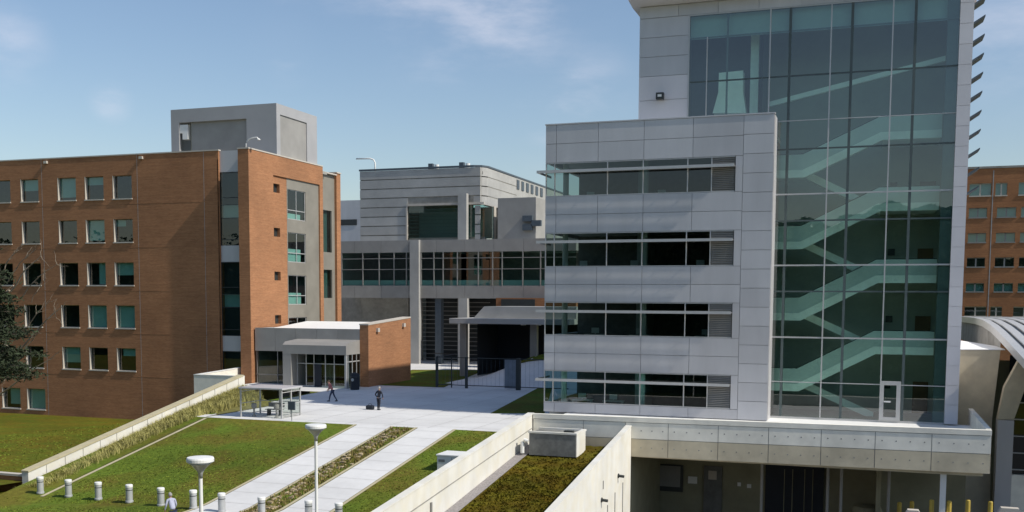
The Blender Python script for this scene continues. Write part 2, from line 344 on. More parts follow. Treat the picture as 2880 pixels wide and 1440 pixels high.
for k in range(9000):
    x=random.uniform(-46.2,-34.35); y=random.triangular(42,64.7,50); tuft(x,y,gz(x,y),1.2)
for k in range(5000):
    x=random.uniform(-26.5,-22.4); y=random.uniform(44,64.7); tuft(x,y,gz(x,y),1.2)
for k in range(5000):
    x=random.uniform(-75,-50.6); y=random.uniform(52,92); tuft(x,y,lz(x,y),1.8)
for k in range(4000):
    x=random.uniform(-49,-34.4); y=random.uniform(38,48); tuft(x,y,gz(x,y),1.1)
tag(g.build('lawn_tufts','lawnblade'),'short uneven green blades standing up all over the lawns','grass',kind='stuff')
# driveway by the loading dock
g=MB(); g.add([(-14.6,20,-7.5),(60,20,-7.5),(60,120,-7.5),(-14.6,120,-7.5)],[(0,1,2,3)]); struct(g.build('driveway','asphalt'))
# ================================================================== LABORATORY BUILDING (grey block + glass stair tower)
YB=75.0; YT=77.5; XL=-23.55; XR=-6.85
ZT=21.9; PITCH=5.2
lab=empty('laboratory_building',(XL,YB,.35),'grey metal clad office block with a tall green glass stair tower','building')
BAND=[(1.08,3.55),(6.2,8.73),(11.35,13.9),(16.6,19.1)]
WX1=aty(2068,450,YB).x
xj=[XL]+[aty(u,420,YB).x for u in (1565,1682.6,1811,1949,2090.7)]+[XR]
def panels(mb,x0,x1,z0,z1,y,xs,zs,t=.06,gap=.015):
    xx=[x0]+[x for x in xs if x0+.05<x<x1-.05]+[x1]; zz=[z0]+[z for z in zs if z0+.05<z<z1-.05]+[z1]
    for a,b in zip(xx,xx[1:]):
        for c,d in zip(zz,zz[1:]): mb.box(a+gap,b-gap,y,y+t,c+gap,d-gap)
cl=MB(); levels=[.36]+[z for b in BAND for z in b]+[ZT]
for i in range(0,len(levels)-1,2):
    a,b=levels[i],levels[i+1]; panels(cl,XL,xj[5],a,b,YB,xj,[(a+b)/2] if b-a>1.5 else [])
for k in range(16):
    a=.36+k*1.346; panels(cl,xj[5],XR,a,a+1.346,YB,[],[])
for i in range(4): panels(cl,WX1+.02,xj[5],BAND[i][0],BAND[i][1],YB,xj,[])
cl.build('cladding','panel',lab)
# backing: solid rear of the spandrels and the pier, side walls, roof, parapet coping
bk=MB()
for i in range(0,len(levels)-1,2): bk.box(XL+.03,XR-.03,YB+.07,YB+.35,levels[i],levels[i+1])
for i in range(4): bk.box(WX1+.05,XR-.04,YB+.08,YB+.34,BAND[i][0]-.01,BAND[i][1]+.01)
bk.build('wall_core','joint',lab)
sd=MB(); 
for k in range(8):
    y0=YB+.35+k*3.0
    for i in range(0,len(levels)-1,2): pass
for i in range(0,len(levels)-1,2):
    sd=MB()
    for k in range(8): y0=YB+.35+k*3.0; sd.box(XL,XL+.3,y0+.0,y0+3.0,levels[i],levels[i+1])
    sd.build('side_wall','panel',lab)
sd=MB(); sd.box(XR-.32,XR,YB+.36,YT-.02,.36,ZT); sd.build('return_wall','panel',lab)
sd=MB(); sd.box(XL+.3,-8,YB+23.9,YB+24.2,0,ZT); sd.build('rear_wall','panel',lab)
rf=MB(); rf.box(XL+.31,XR-.33,YB+.36,YB+23.9,ZT-.9,ZT-.6); rf.build('roof','roofw',lab)
cp=MB(); cp.box(XL-.04,XR+.04,YB-.05,YB+.4,ZT,ZT+.09); cp.box(XL-.04,XL+.36,YB+.4,YB+24.2,ZT,ZT+.09); cp.build('coping','panel',lab)
fl=MB()
for i in range(4):
    fl.box(XL+.33,WX1+1.5,YB+.4,YB+12,BAND[i][1]+.25,BAND[i][1]+.5); fl.box(XL+.33,WX1+1.5,YB+.4,YB+12,BAND[i][0]-.95,BAND[i][0]-.75)
fl.build('floor_slab','ceil',lab)
rm=MB()
for i in range(4):
    rm.box(XL+.4,WX1+1.5,YB+8.0,YB+8.1,BAND[i][0]-.7,BAND[i][1]+.2)
    rm.box(WX1+1.2,WX1+1.3,YB+.5,YB+8,BAND[i][0]-.7,BAND[i][1]+.2)
rm.build('room_partition','room',lab)
for i in range(4):
    for u,r in ((1590,.22),(1812,.26)):
        cc=MB(); x=aty(u,600,YB+1.2).x; cc.tube([(x,YB+1.3,BAND[i][0]-.74),(x,YB+1.3,BAND[i][1]+.24)],r,14); cc.build('column','white',lab,smooth=False)
mull=[XL+.04]+[aty(u,450,YB).x for u in (1560,1708.7,1809,1934.4,2002)]
for i in range(4):
    a,b=BAND[i]; w=MB()
    for x in mull: w.box(x-.035,x+.035,YB+.03,YB+.16,a,b)
    w.box(XL+.02,WX1,YB+.035,YB+.155,b-.07,b-.005); w.box(XL+.02,WX1,YB+.035,YB+.155,a+.005,a+.07); w.box(XL+.02,WX1,YB+.04,YB+.15,b-.74,b-.67)
    wo=w.build('ribbon_window','alu',lab)
    p=MB(); p.quad((XL+.05,YB+.1,a+.03),(mull[5],YB+.1,a+.03),(mull[5],YB+.1,b-.03),(XL+.05,YB+.1,b-.03)); p.build('pane','glass_d' if i else 'glass',wo)
    p=MB(); p.quad((XL+.05,YB+.1,a+.03),(XL+.05,YB+.1,b-.03),(XL+.05,YB+5,b-.03),(XL+.05,YB+5,a+.03)); 
    l=MB(); k=a+.08
    while k<b-.1:
        if not (b-.78<k<b-.6): l.add([(mull[5]+.04,YB+.05,k),(WX1-.02,YB+.05,k),(WX1-.02,YB+.14,k+.10),(mull[5]+.04,YB+.14,k+.10)],[(0,1,2,3)]); l.box(mull[5]+.04,WX1-.02,YB+.045,YB+.06,k,k+.035)
        k+=.13
    l.box(mull[5]+.04,WX1-.02,YB+.16,YB+.2,a,b)
    l.build('louvre_panel','louvre',wo)
    s_=MB(); zs=b-.70
    s_.box(XL-.5,WX1,YB-.62,YB-.56,zs-.10,zs+.10)
    for kk in range(4): s_.box(XL-.5,WX1,YB-.5+kk*.13,YB-.42+kk*.13,zs-.02,zs+.02)
    for x in mull: s_.box(x-.03,x+.03,YB-.56,YB+.0,zs-.06,zs+.05)
    s_.box(XL-.5,XL-.44,YB-.56,YB+3,zs-.08,zs+.08)
    s_.build('sunshade','alu',wo)
# furniture seen through the office windows
for i,(xs) in enumerate([(-22,-19.5),(-21,-17.5,-12.5),(-22,-18,-13),(-21.5,-16,-12)]):
    for x in xs:
        z=BAND[i][0]-.7; fu=MB()
        fu.box(x,x+1.6,YB+2.2,YB+3,z+.7,z+.75); fu.box(x+.05,x+.1,YB+2.3,YB+2.9,z,z+.7); fu.box(x+1.5,x+1.55,YB+2.3,YB+2.9,z,z+.7); fu.box(x+.5,x+1.1,YB+2.5,YB+2.56,z+.85,z+1.25); fu.box(x+.77,x+.83,YB+2.5,YB+2.56,z+.75,z+.85)
        fu.build('desk','white',lab)
# ---- tower
TX0=aty(1797,200,YT).x; GX0=aty(1937,200,YT).x; GX1=aty(2690,300,YT).x; FX1=GX1+.85; TZ=29.75; GZ=.42
tw=MB()
ZL=aty(1850,214,YT).z
for k in range(3):
    a=ZL+(TZ-ZL)*k/3; panels(tw,TX0,GX0-.02,a,a+(TZ-ZL)/3,YT,[],[])
panels(tw,TX0,GX1,TZ-.0,TZ+.85,YT-.02,[TX0+2.9*k for k in range(1,9)],[])
tw.build('tower_cladding','panel',lab)
tw=MB(); panels(tw,TX0,GX0-.02,ZT+.1,ZL,YT,[],[ZT+.1+(ZL-ZT-.1)*.5]); tw.build('painted_sunlit_panel','panel_lite',lab)  # sunlit patch put into the colour: paler rows up to the lit edge
bk=MB(); bk.box(TX0+.04,GX0-.06,YT+.07,YT+.3,ZT,TZ+.8); bk.box(TX0,TX0+.3,YT+.31,YT+30,0,TZ+.8); bk.box(TX0+.05,GX1,YT+.05,YT+.3,TZ+.01,TZ+.8); bk.build('tower_core','panel',lab)
fn=MB()
for k in range(24): fn.box(GX1,FX1,YT-.25,YT+.5,.4+k*1.36+.012,.4+(k+1)*1.36-.012)
fn.box(GX1+.02,FX1-.02,YT-.2,YT+.5,.4,33); fn.box(GX1+.3,FX1-.03,YT+.52,YT+24,.4,33)
fn.build('end_pier','panel_lite',lab)
ov=MB(); ov.prism([(TX0-.55,YT-1.5,TZ+1.05),(TX0-.55,YT-1.5,TZ+2.0),(TX0-.55,YT-.9,TZ+2.1),(TX0-.55,YT+30,TZ+2.1),(TX0-.55,YT+30,TZ+.86),(TX0-.55,YT+.1,TZ+.86)],(FX1+.6-TX0+.55,0,0)); ov.build('roof_overhang','panel_lite',lab)
# glazing grid
VL=[aty(u,500,YT).x for u in (2157,2326,2497)]; VD=[aty(u,500,YT).x for u in (2212,2384,2560)]
cw=MB()
HZ={'l':[aty(2163,v,YT).z for v in (343.3,548.4,746.7,947.5,1072)],'d':[aty(2163,v,YT).z for v in (217.8,422.7,622.6,819.4)],'t':aty(2166,90.5,YT).z}
cwp=MB(); cwp.box(XR-.9,GX1,YT-.04,YT+.1,GZ-.1,GZ+.05)
for x in VL: cw.box(x-.045,x+.045,YT-.1,YT+.08,GZ+.05 if x>XR else ZT,TZ-.02)
for z in HZ['l'][1:4]: cw.box(XR-.6,GX1,YT-.07,YT+.06,z-.055,z+.055)
for z in (HZ['l'][0],HZ['l'][4]): cw.box(XR-.6,GX1,YT-.05,YT+.05,z-.03,z+.03)
cw.box(GX0,GX1,YT-.05,YT+.05,TZ-.08,TZ-.01)
cw.box(GX0-.04,GX0+.04,YT-.06,YT+.06,ZT,TZ); 
x=aty(1988,200,YT).x; cw.box(x-.035,x+.035,YT-.06,YT+.06,ZT,HZ['t'])
cwo=cw.build('curtain_wall','alu',lab)
cwp.build('base_rail','alu',cwo)
dk=MB()
for x in VD: dk.box(x-.09,x+.09,YT-.035,YT+.42,GZ+.06,TZ-.02)
x=aty(2044,200,YT).x; dk.box(x-.06,x+.06,YT+.1,YT+.3,ZT,TZ)
for z in HZ['d']: dk.box(XR-.8,GX1,YT-.025,YT+.14,z-.055,z+.055)
dk.box(GX0,GX1,YT+.05,YT+.12,HZ['t']-.06,HZ['t']+.04)
dk.box(GX0+.1,XR-.8,YT-.02,YT+.14,HZ['d'][0]-.05,HZ['d'][0]+.05)
dk.box(GX1-.75,GX1-.02,YT+.12,YT+.6,GZ,TZ-.1)
dk.build('steel_frame','steel',cwo)
dk=MB(); dk.quad((GX0,YT+.5,HZ['t']),(GX1,YT+.5,HZ['t']),(GX1,YT+.5,TZ),(GX0,YT+.5,TZ)); dk.build('spandrel_glass','frost2',cwo)
dk=MB(); dk.quad((GX0-.5,YT+4.0,ZT),(XR-1.2,YT+4.0,ZT),(XR-1.2,YT+4.0,TZ),(GX0-.5,YT+4.0,TZ)); dk.quad((XR-1.2,YT+.6,ZT),(XR-1.2,YT+4.0,ZT),(XR-1.2,YT+4.0,TZ),(XR-1.2,YT+.6,TZ)); dk.build('upper_room_wall','slat',cwo)
p=MB(); xs=sorted(set([XR-.85]+VL+[GX1])); xs=[XR-.85]+[x for x in VL if x>XR-.8]+[GX1]; zs=[GZ]+sorted(HZ['l']+HZ['d']+[HZ['t']])+[TZ]
random.seed(3)
for a,b in zip(xs,xs[1:]):
    for c,d in zip(zs,zs[1:]):
        t1,t2=random.uniform(-.006,.006),random.uniform(-.006,.006); p.quad((a,YT+t1,c),(b,YT-t1,c),(b,YT-t1+t2,d),(a,YT+t1+t2,d))
zz=[z for z in zs if z>ZT+.3]
for a,b in ((GX0,aty(1988,200,YT).x),(aty(1988,200,YT).x,XR-.85)):
    for c,d in zip([ZT]+zz,zz): p.quad((a,YT,c),(b,YT,c),(b,YT,d),(a,YT,d))
p.build('glazing','glass_t',cwo)
# door in the glazing
d0=aty(2472,1160,YT).x; d1=aty(2531,1160,YT).x; dz=aty(2500,1072,YT).z
d=MB(); d.box(d0,d0+.28,YT-.12,YT+.05,GZ+.06,dz); d.box(d1-.28,d1,YT-.12,YT+.05,GZ+.06,dz); d.box(d0+.28,d1-.28,YT-.12,YT+.05,dz-.28,dz); d.box(d0+.28,d1-.28,YT-.12,YT+.05,GZ+.06,GZ+.3)
do=d.build('terrace_door','alu',lab); h=MB(); h.box(d0+.3,d0+.75,YT-.16,YT-.12,GZ+1.35,GZ+1.45); h.build('push_bar','white',do)
# stairwell interior
iw=MB(); iw.quad((XR-6,YT+7,.3),(GX1,YT+7,.3),(GX1,YT+7,33),(XR-6,YT+7,33)); iw.quad((GX1+.1,YT+.3,.3),(GX1+.1,YT+7,.3),(GX1+.1,YT+7,33),(GX1+.1,YT+.3,33)); iw.quad((TX0+.5,YT+7,ZT),(XR-6,YT+7,ZT),(XR-6,YT+7,TZ),(TX0+.5,YT+7,TZ))
iw.quad((XR-1.2,YT+.3,.3),(XR-1.2,YT+7,.3),(XR-1.2,YT+7,ZT),(XR-1.2,YT+.3,ZT)); iw.build('stairwell_wall','stairwall',lab)
ic=MB(); ic.box(TX0+.3,GX1+.1,YT+.5,YT+24,TZ-.02,TZ+.3); ic.build('stairwell_ceiling','room',lab); ic=MB(); ic.box(XR-1.2,GX1,YT+.3,YT+7,.1,.36); ic.build('stairwell_floor','room',lab)
zA=[aty(2200,v,YT+1.2).z for v in (1099,901,701,501)]   # underside of left landings
zB=[aty(2560,v,YT+1.2).z for v in (998,796,592,390)]
xa0=XR-1.1; xa1=aty(2246,1090,YT+1.2).x; xb0=aty(2462,1000,YT+1.2).x; xb1=aty(2625,1000,YT+1.2).x
for i in range(5):
    za,zb=(zA[i],zB[i]) if i<4 else (zA[3]+5.2,zB[3]+5.2)
    if i==4:
        break
    st=MB(); t=.55
    st.prism([(xa0,YT+1.2,za),(xa1,YT+1.2,za),(xb0,YT+1.2,zb),(xb1,YT+1.2,zb),(xb1,YT+1.2,zb+t),(xb0-.15,YT+1.2,zb+t),(xa1-.15,YT+1.2,za+t),(xa0,YT+1.2,za+t)],(0,.14,0))
    st.prism([(xa0,YT+1.36,za+.2),(xa1,YT+1.36,za+.2),(xb0,YT+1.36,zb+.2),(xb1,YT+1.36,zb+.2),(xb1,YT+1.36,zb+.4),(xb0,YT+1.36,zb+.4),(xa1,YT+1.36,za+.4),(xa0,YT+1.36,za+.4)],(0,1.9,0))
    st.box(xb0,xb1,YT+3.3,YT+6.9,zb+.2,zb+.4); st.box(xa0,xa1,YT+3.3,YT+5.4,za+.2,za+.4)
    so_=st.build('stair_flight','stairw',lab)
    bl=MB(); bl.quad((xa0,YT+1.25,za+t),(xa1-.15,YT+1.25,za+t),(xa1-.15,YT+1.25,za+t+1.15),(xa0,YT+1.25,za+t+1.15))
    bl.quad((xa1-.15,YT+1.25,za+t),(xb0-.15,YT+1.25,zb+t),(xb0-.15,YT+1.25,zb+t+1.15),(xa1-.15,YT+1.25,za+t+1.15)); bl.quad((xb0-.15,YT+1.25,zb+t),(xb1,YT+1.25,zb+t),(xb1,YT+1.25,zb+t+1.15),(xb0-.15,YT+1.25,zb+t+1.15))
    bl.build('balustrade','frost',so_) if 'frost' in M else None
    if i==0: M['frost']=mat('frosted_balustrade',(.50,.55,.52),.4,var=.04)
    if i==0: bl.build('balustrade','frost',so_)
    hr=MB(); zt_=t+1.15
    for dz_ in (0,):
        hr.tube([(xa0,YT+1.27,za+zt_),(xa1-.15,YT+1.27,za+zt_)],.035,6); hr.tube([(xa1-.15,YT+1.27,za+zt_),(xb0-.15,YT+1.27,zb+zt_)],.035,6); hr.tube([(xb0-.15,YT+1.27,zb+zt_),(xb1,YT+1.27,zb+zt_)],.035,6)
    hr.build('handrail','dark',so_)
    ws=MB(); xx=aty(2500,905,YT+6.8).x; ws.box(xx-.25,xx+.25,YT+6.8,YT+6.98,zb-2.9,zb-2.4); ws.build('wall_sign','dark',lab)
    # return flight behind, going down to the right
    rt=MB(); zl=zb-PITCH
    rt.prism([(xa1,YT+3.5,za+.15),(xb0,YT+3.5,zl+.2),(xb0,YT+3.5,zl+.75),(xa1,YT+3.5,za+.75)],(0,.12,0)); rt.prism([(xa1,YT+3.64,za+.2),(xb0,YT+3.64,zl+.2),(xb0,YT+3.64,zl+.4),(xa1,YT+3.64,za+.4)],(0,1.8,0))
    ro=rt.build('return_flight','stairw',lab)
ta=MB(); 
# topmost sloping soffit edge
pA=aty(2163,290,YT+2); pB=aty(2660,160,YT+2)
ta.prism([(pA.x,YT+2,pA.z-.25),(pB.x,YT+2,pB.z-.25),(pB.x,YT+2,pB.z+.1),(pA.x,YT+2,pA.z+.1)],(0,.3,0)); ta.build('top_stringer','stairw',lab)
for i in range(4):
    z=zB[i]-PITCH+.4 if i else .4
    x=aty(2570,1000,YT+6.8).x; w=MB(); w.box(x,x+1.1,YT+6.85,YT+6.95,z,z+2.4); w.build('stair_door','wood',lab)
# fixture on the tower wall
c=aty(1859,272,YT); f_=MB(); f_.box(c.x-.28,c.x+.28,YT-.55,YT-.18,c.z-.25,c.z+.22); f_.box(c.x-.06,c.x+.06,YT-.18,YT,c.z-.06,c.z+.06); fo=f_.build('floodlight','dark',lab); f_=MB(); f_.quad((c.x-.15,YT-.56,c.z-.1),(c.x+.15,YT-.56,c.z-.1),(c.x+.15,YT-.56,c.z+.08),(c.x-.15,YT-.56,c.z+.08)); f_.build('lens','white',fo)
# white draped object in the upper room: tapering duct
f_=MB(); a=aty(2004,318,YT+1.5); b=aty(2098,318,YT+1.5); c=aty(2022,205,YT+1.5); d=aty(2090,198,YT+1.5)
m0=aty(2020,260,YT+1.5); m1=aty(2090,260,YT+1.5)
f_.prism([tuple(a),tuple(b),tuple(m1),tuple(d),tuple(c),tuple(m0)],(0,1.2,0)); f_.build('duct_cowl','stairw',lab)
f_=MB(); x=aty(2122,200,YT+2).x; f_.box(x-.3,x+.3,YT+2,YT+2.5,ZT,TZ-.1); f_.build('upper_column','stairw',lab)
# blades on the right flank
for k in range(12):
    v=-40+k*53.2; q=aty(2745-1.3*k,v,YT+.3)
    b_=MB(); b_.prism([(FX1+.02,YT+.2,q.z-.08),(FX1+.75,YT+.2,q.z+.42),(FX1+.75,YT+.2,q.z+.54),(FX1+.02,YT+.2,q.z+.08)],(0,1.6,0)); b_.build('sunshade_blade','slat',lab)
# ================================================================== TERRACE and loading dock
YP=67.0; PX0=-22.2; PX1=6.95; PZ=1.12
ter=empty('raised_terrace',(-8,YP,-7.5),'concrete terrace on a deep panelled fascia above the loading dock','terrace')
ft=lambda x: 1.07+(x-PX0)*.0065
fb=lambda x: ft(x)-2.62
xs=[PX0+.42]+[aty(u,1240,YP).x for u in (1640,1758,1878.7,2019.3,2161.3,2309.3,2461.3,2620.8)]+[PX1]
up=MB(); lo=MB(); cap=MB(); core=MB()
for a,b in zip(xs,xs[1:]):
    g_=.02
    zt=(ft(a)+ft(b))/2
    for mb,o0,o1 in ((up,-.36,-1.42),(lo,-1.46,-2.62)):
        mb.prism([(a+g_,YP,ft(a)+o1),(b-g_,YP,ft(b)+o1),(b-g_,YP,ft(b)+o0),(a+g_,YP,ft(a)+o0)],(0,.25,0))
cap.prism([(PX0+.41,YP-.03,ft(PX0)-.32),(PX1,YP-.03,ft(PX1)-.32),(PX1,YP-.03,ft(PX1)),(PX0+.41,YP-.03,ft(PX0))],(0,.38,0))
core.prism([(PX0+.45,YP+.06,fb(PX0)+.02),(PX1-.02,YP+.06,fb(PX1)+.02),(PX1-.02,YP+.06,ft(PX1)-.05),(PX0+.45,YP+.06,ft(PX0)-.05)],(0,.3,0))
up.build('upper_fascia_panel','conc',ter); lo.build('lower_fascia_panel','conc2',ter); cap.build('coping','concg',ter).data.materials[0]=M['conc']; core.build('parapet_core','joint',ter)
holes=MB()
random.seed(5)
for a,b in zip(xs[2:],xs[3:]):
    for k in range(4):
        x=a+(b-a)*(k+.5)/4
        for o in (-.88,-2.02):
            holes.tube([(x,YP-.006,ft(x)+o),(x,YP+.02,ft(x)+o)],.045,8)
holes.build('tie_hole','concg',ter)
dk=MB(); dk.box(PX0+.5,PX1-.3,YP+.38,YT+.5,-.1,.32); dk.build('deck','roofw',ter)
sw=MB(); sw.prism([(PX1-.3,YP+.36,-1.4),(PX1-.3,YT+2,-1.4),(PX1-.3,YT+2,1.35),(PX1-.3,YP+.36,1.3)],(.3,0,0)); sw.build('side_parapet','conc',ter)
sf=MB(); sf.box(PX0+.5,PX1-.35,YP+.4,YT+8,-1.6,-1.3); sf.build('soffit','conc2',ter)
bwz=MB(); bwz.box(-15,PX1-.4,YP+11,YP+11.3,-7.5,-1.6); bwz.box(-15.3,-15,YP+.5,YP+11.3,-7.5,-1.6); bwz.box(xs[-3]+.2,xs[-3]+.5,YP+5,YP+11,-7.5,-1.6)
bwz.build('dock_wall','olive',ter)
def dockpt(u,v,dy=10.9): return aty(u,v,YP+dy)
def dbox(name,u0,u1,v0,v1,m,dy=10.9,t=.12,par=ter):
    a=dockpt(u0,v1,dy); b=dockpt(u1,v0,dy); q=MB(); q.box(a.x,b.x,YP+dy,YP+dy-t,max(a.z,-7.4),b.z); return q.build(name,m,par)
w=dbox('dock_window',1838,1922,1308,1378,'dark'); dbox('window_pane',1846,1914,1312,1366,'louvre',10.75,.03,w)
w=dbox('dock_door',1978,2032,1312,1445,'room',10.9,.1); dbox('door_sign',1992,2016,1325,1348,'stone',10.75,.02,w)
for u,v,r in ((1948,1350,13),(2079,1362,5),(2107,1367,6)): dbox('notice',u-r,u+r,v-9 if r>8 else v-5,v+9 if r>8 else v+5,'white',10.85,.04)
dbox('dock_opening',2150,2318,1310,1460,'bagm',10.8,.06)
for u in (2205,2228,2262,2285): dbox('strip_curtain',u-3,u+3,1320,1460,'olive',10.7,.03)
for u,r in ((2144,4),(2330,4),(2368,3),(2502,4)):
    a=aty(u,1300,YP+4); q=MB(); q.tube([(a.x,YP+4,-7.5),(a.x,YP+4,-1.6)],.10,10); q.build('pipe','louvre',ter)
a=aty(2653,1340,YP+.8); q=MB(); q.box(a.x-.17,a.x+.17,YP+.6,YP+.95,-7.5,-1.48); q.build('post','white',ter)
q=MB(); a=aty(2440,1400,YP+8); q._lathe([(.95,0),(1,.1),(1,1.9),(.9,2.2),(.3,2.35)],(a.x,YP+8,-7.5),20); tag(q.build('storage_tank','olive'),'dark cylindrical tank standing in shade under the terrace','tank')
# walls of the ramped planter
def sloped_wall(name,X0,X1,y0,y1,z0,z1,zb,m,label,capm=None):
    e=empty(name,(X0,y1,zb),label,'wall')
    q=MB(); q.prism([(X0,y0,zb),(X0,y1,zb),(X0,y1,z1),(X0,y0,z0)],(X1-X0,0,0)); q.build('wall_face',m,e)
    if capm:
        q=MB(); q.prism([(X0-.03,y0,z0+.003),(X0-.03,y1,z1+.003),(X0-.03,y1,z1+.08),(X0-.03,y0,z0+.08)],(X1-X0+.06,0,0)); q.build('coping',capm,e)
    return e
sl1=.1
w1=sloped_wall('retaining_wall',-22.25,-21.85,20,YP+.35,1.02-(67.3-20)*sl1,1.02,-9,'concw','long white concrete wall between the grass and the green roof','concw')
q=MB()
q.prism([(-21.84,20,1.02-4.73-1.0),(-21.84,YP,1.02-.95),(-21.84,YP,1.02-.90),(-21.84,20,1.02-4.73-.95)],(.03,0,0))
q.build('joint_line','concg',w1)
q=MB(); yy=49.6; q.box(-21.84,-21.76,yy,yy+.14,-3.2,-1.9); q.build('downpipe','louvre',w1)
w2=sloped_wall('retaining_wall',-15.25,-14.9,20,YP-.03,.5-(67-20)*.131,.5,-9,'concw','white concrete wall with small pipes, right of the green roof','concw')
for u,v in ((1738,1338),(1691,1406)):
    p_=atx(u,v,-14.9); q=MB(); q.tube([(-14.9,p_.y,p_.z),(-14.5,p_.y,p_.z-.03)],.09,10); q.tube([(-14.88,p_.y,p_.z),(-14.84,p_.y,p_.z)],.15,10); q.build('spout','dark',w2)
for u,v,l in ((1696,1352,.5),(1751,1357,2.6),(1729,1385,2.6),(1708,1420,2.2)):
    p_=atx(u,v,-14.9); q=MB(); q.box(-14.9,-14.86,p_.y-.04,p_.y+.04,p_.z-l,p_.z); q.build('weep_slot','louvre',w2)
rz_=lambda X,Y: -.93-(66.9-Y)*.125
struct(sheet('green_roof',-21.84,-15.26,20,66.9,'sedum',0,30,120,rz_,.035))
g=MB(); 
for j in range(30):
    a=20+46.9*j/30; b=20+46.9*(j+1)/30
    g.add([(-21.83,a,rz_(0,a)+.07),(-21.1,a,rz_(0,a)+.07),(-21.1,b,rz_(0,b)+.07),(-21.83,b,rz_(0,b)+.07)],[(0,1,2,3)])
struct(g.build('gravel_strip','gravel'))
# sedum tufts
g=MB(); random.seed(11)
for k in range(5200):
    x=random.uniform(-21.0,-15.4); y=random.triangular(46,66.8,56); z=rz_(x,y); a=random.uniform(0,6.28); r=random.uniform(.05,.13); h=random.uniform(.04,.13)
    g.add([(x-r*math.cos(a),y-r*math.sin(a),z),(x+r*math.cos(a),y+r*math.sin(a),z),(x+random.uniform(-.05,.05),y+random.uniform(-.05,.05),z+h)],[(0,1,2)])
tag(g.build('sedum_tufts','sedum'),'olive and brown sedum tufts covering the sloping green roof','ground cover',kind='stuff')
# concrete hatch box
bx0=atx(0,0,1) if 0 else None
yb=63.6; a=aty(1488,1276,yb); b=aty(1619,1282,yb); zt=aty(1560,1216,yb).z; zb=b.z-.1
hb=empty('concrete_vault',(a.x,yb,zb),'weathered concrete vault with pale rim on the green roof','vault')
q=MB(); q.box(a.x,b.x,yb,yb+2.2,zb,zt-.12); q.build('body','concd',hb)
q=MB(); q.box(a.x-.06,b.x+.06,yb-.04,yb+.22,zt-.118,zt); q.box(b.x-.2,b.x+.06,yb+.22,yb+2.2,zt-.118,zt); q.box(a.x-.06,b.x+.06,yb+2.2,yb+2.4,zt-.118,zt); q.build('rim','concw',hb)
q=MB(); q.box(b.x+.002,b.x+.05,yb+.03,yb+2.2,zb,zt-.12); q.build('side_facing','concw',hb)
q=MB(); q.box(b.x-.9,b.x-.3,yb+.3,yb+.7,zt-.1,zt+.1); q.build('hatch','dark',hb)
pa=aty(1474,1245,yb-.2); q=MB(); q.tube([(pa.x-.15,yb-.1,pa.z-.7),(pa.x-.15,yb-.1,pa.z),(pa.x,yb-.1,pa.z+.18),(pa.x+.25,yb-.1,pa.z+.1)],.13,10); tag(q.build('vent_pipe','white'),'white bent vent pipe beside the concrete vault','pipe')
# utility cabinet
c1=hit(1229,1325); zc=aty(1229,1282,c1.y).z; q=empty('utility_cabinet',tuple(c1),'white electrical cabinet on the grass behind the concrete wall','cabinet')
cx=aty(1312,1282,c1.y).x; t=MB(); t.box(c1.x,cx,c1.y,c1.y+1.6,c1.z-.3,zc); t.build('body','white',q,bevel=.02); t=MB(); t.box(c1.x-.05,cx+.05,c1.y-.05,c1.y+1.65,zc+.002,zc+.1); t.build('lid','white',q,bevel=.02)
t=MB(); t.box((c1.x+cx)/2-.01,(c1.x+cx)/2+.01,c1.y-.012,c1.y-.001,c1.z,zc-.05); t.box(c1.x+.1,c1.x+.5,c1.y-.012,c1.y-.001,zc-.35,zc-.2); t.build('door_seam','louvre',q)
# ================================================================== PLANTER WALL on the left with ornamental grass
wy0,wy1=50.7,74.4; wz0,wz1=-2.15,2.35
pw=empty('planter_wall',(-50,wy0,-3.4),'cream concrete wall rising beside the band of ornamental grass','wall')
q=MB(); q.prism([(-50.4,wy0,-4.8),(-50.4,wy1,-4.8),(-50.4,wy1,wz1),(-50.4,wy0,wz0)],(.5,0,0)); q.build('wall_face','concw',pw)
q=MB(); q.prism([(-50.45,wy0-.03,wz0+.003),(-50.45,wy1,wz1+.003),(-50.45,wy1,wz1+.1),(-50.45,wy0-.03,wz0+.1)],(.6,0,0)); q.build('coping','edge',pw)
q=MB()
for k in range(14):
    y=wy0+1.5+k*1.65; zz=wz0+(y-wy0)/(wy1-wy0)*(wz1-wz0); q.box(-49.9,-49.885,y,y+.05,zz-1.6,zz-.02)
q.build('formwork_joint','concg',pw)
bank_z=lambda x,y: gz(-46.6,y)+.05+(max(0,(-46.8-x))/3.1)**.8*((wz0+(y-wy0)/(wy1-wy0)*(wz1-wz0)-1.6+.7*(y-wy0)/(wy1-wy0))-gz(-46.6,y)-.05)*.8
struct(sheet('planting_bank',-49.9,-46.75,50,74.3,mat('bank_mulch',(.13,.12,.03),.95,var=.3),0,8,24,bank_z))
random.seed(21); g=MB()
for k in range(5200):
    y=random.uniform(49.6,74); x=random.triangular(-49.85,-47.5,-49.6); z=bank_z(x,max(y,50)) ; 
    top=wz0+(y-wy0)/(wy1-wy0)*(wz1-wz0)
    H_=random.uniform(.35,.8)
    for j in range(7):
        a=random.uniform(0,6.28); l=random.uniform(.08,.6)*H_; w_=.016
        bx,by=x+random.uniform(-.12,.12),y+random.uniform(-.12,.12); px,py=-math.sin(a)*w_,math.cos(a)*w_
        g.add([(bx-px,by-py,z),(bx+px,by+py,z),(bx+math.cos(a)*l*.5+px*.8,by+math.sin(a)*l*.5+py*.8,z+H_*.7),(bx+math.cos(a)*l*.5-px*.8,by+math.sin(a)*l*.5-py*.8,z+H_*.7),(bx+math.cos(a)*l*1.3,by+math.sin(a)*l*1.3,z+H_)],[(0,1,2,3),(3,2,4)])
tag(g.build('ornamental_grass','grassblade'),'straw coloured ornamental grass growing along the sloping planter wall','grass',kind='stuff')
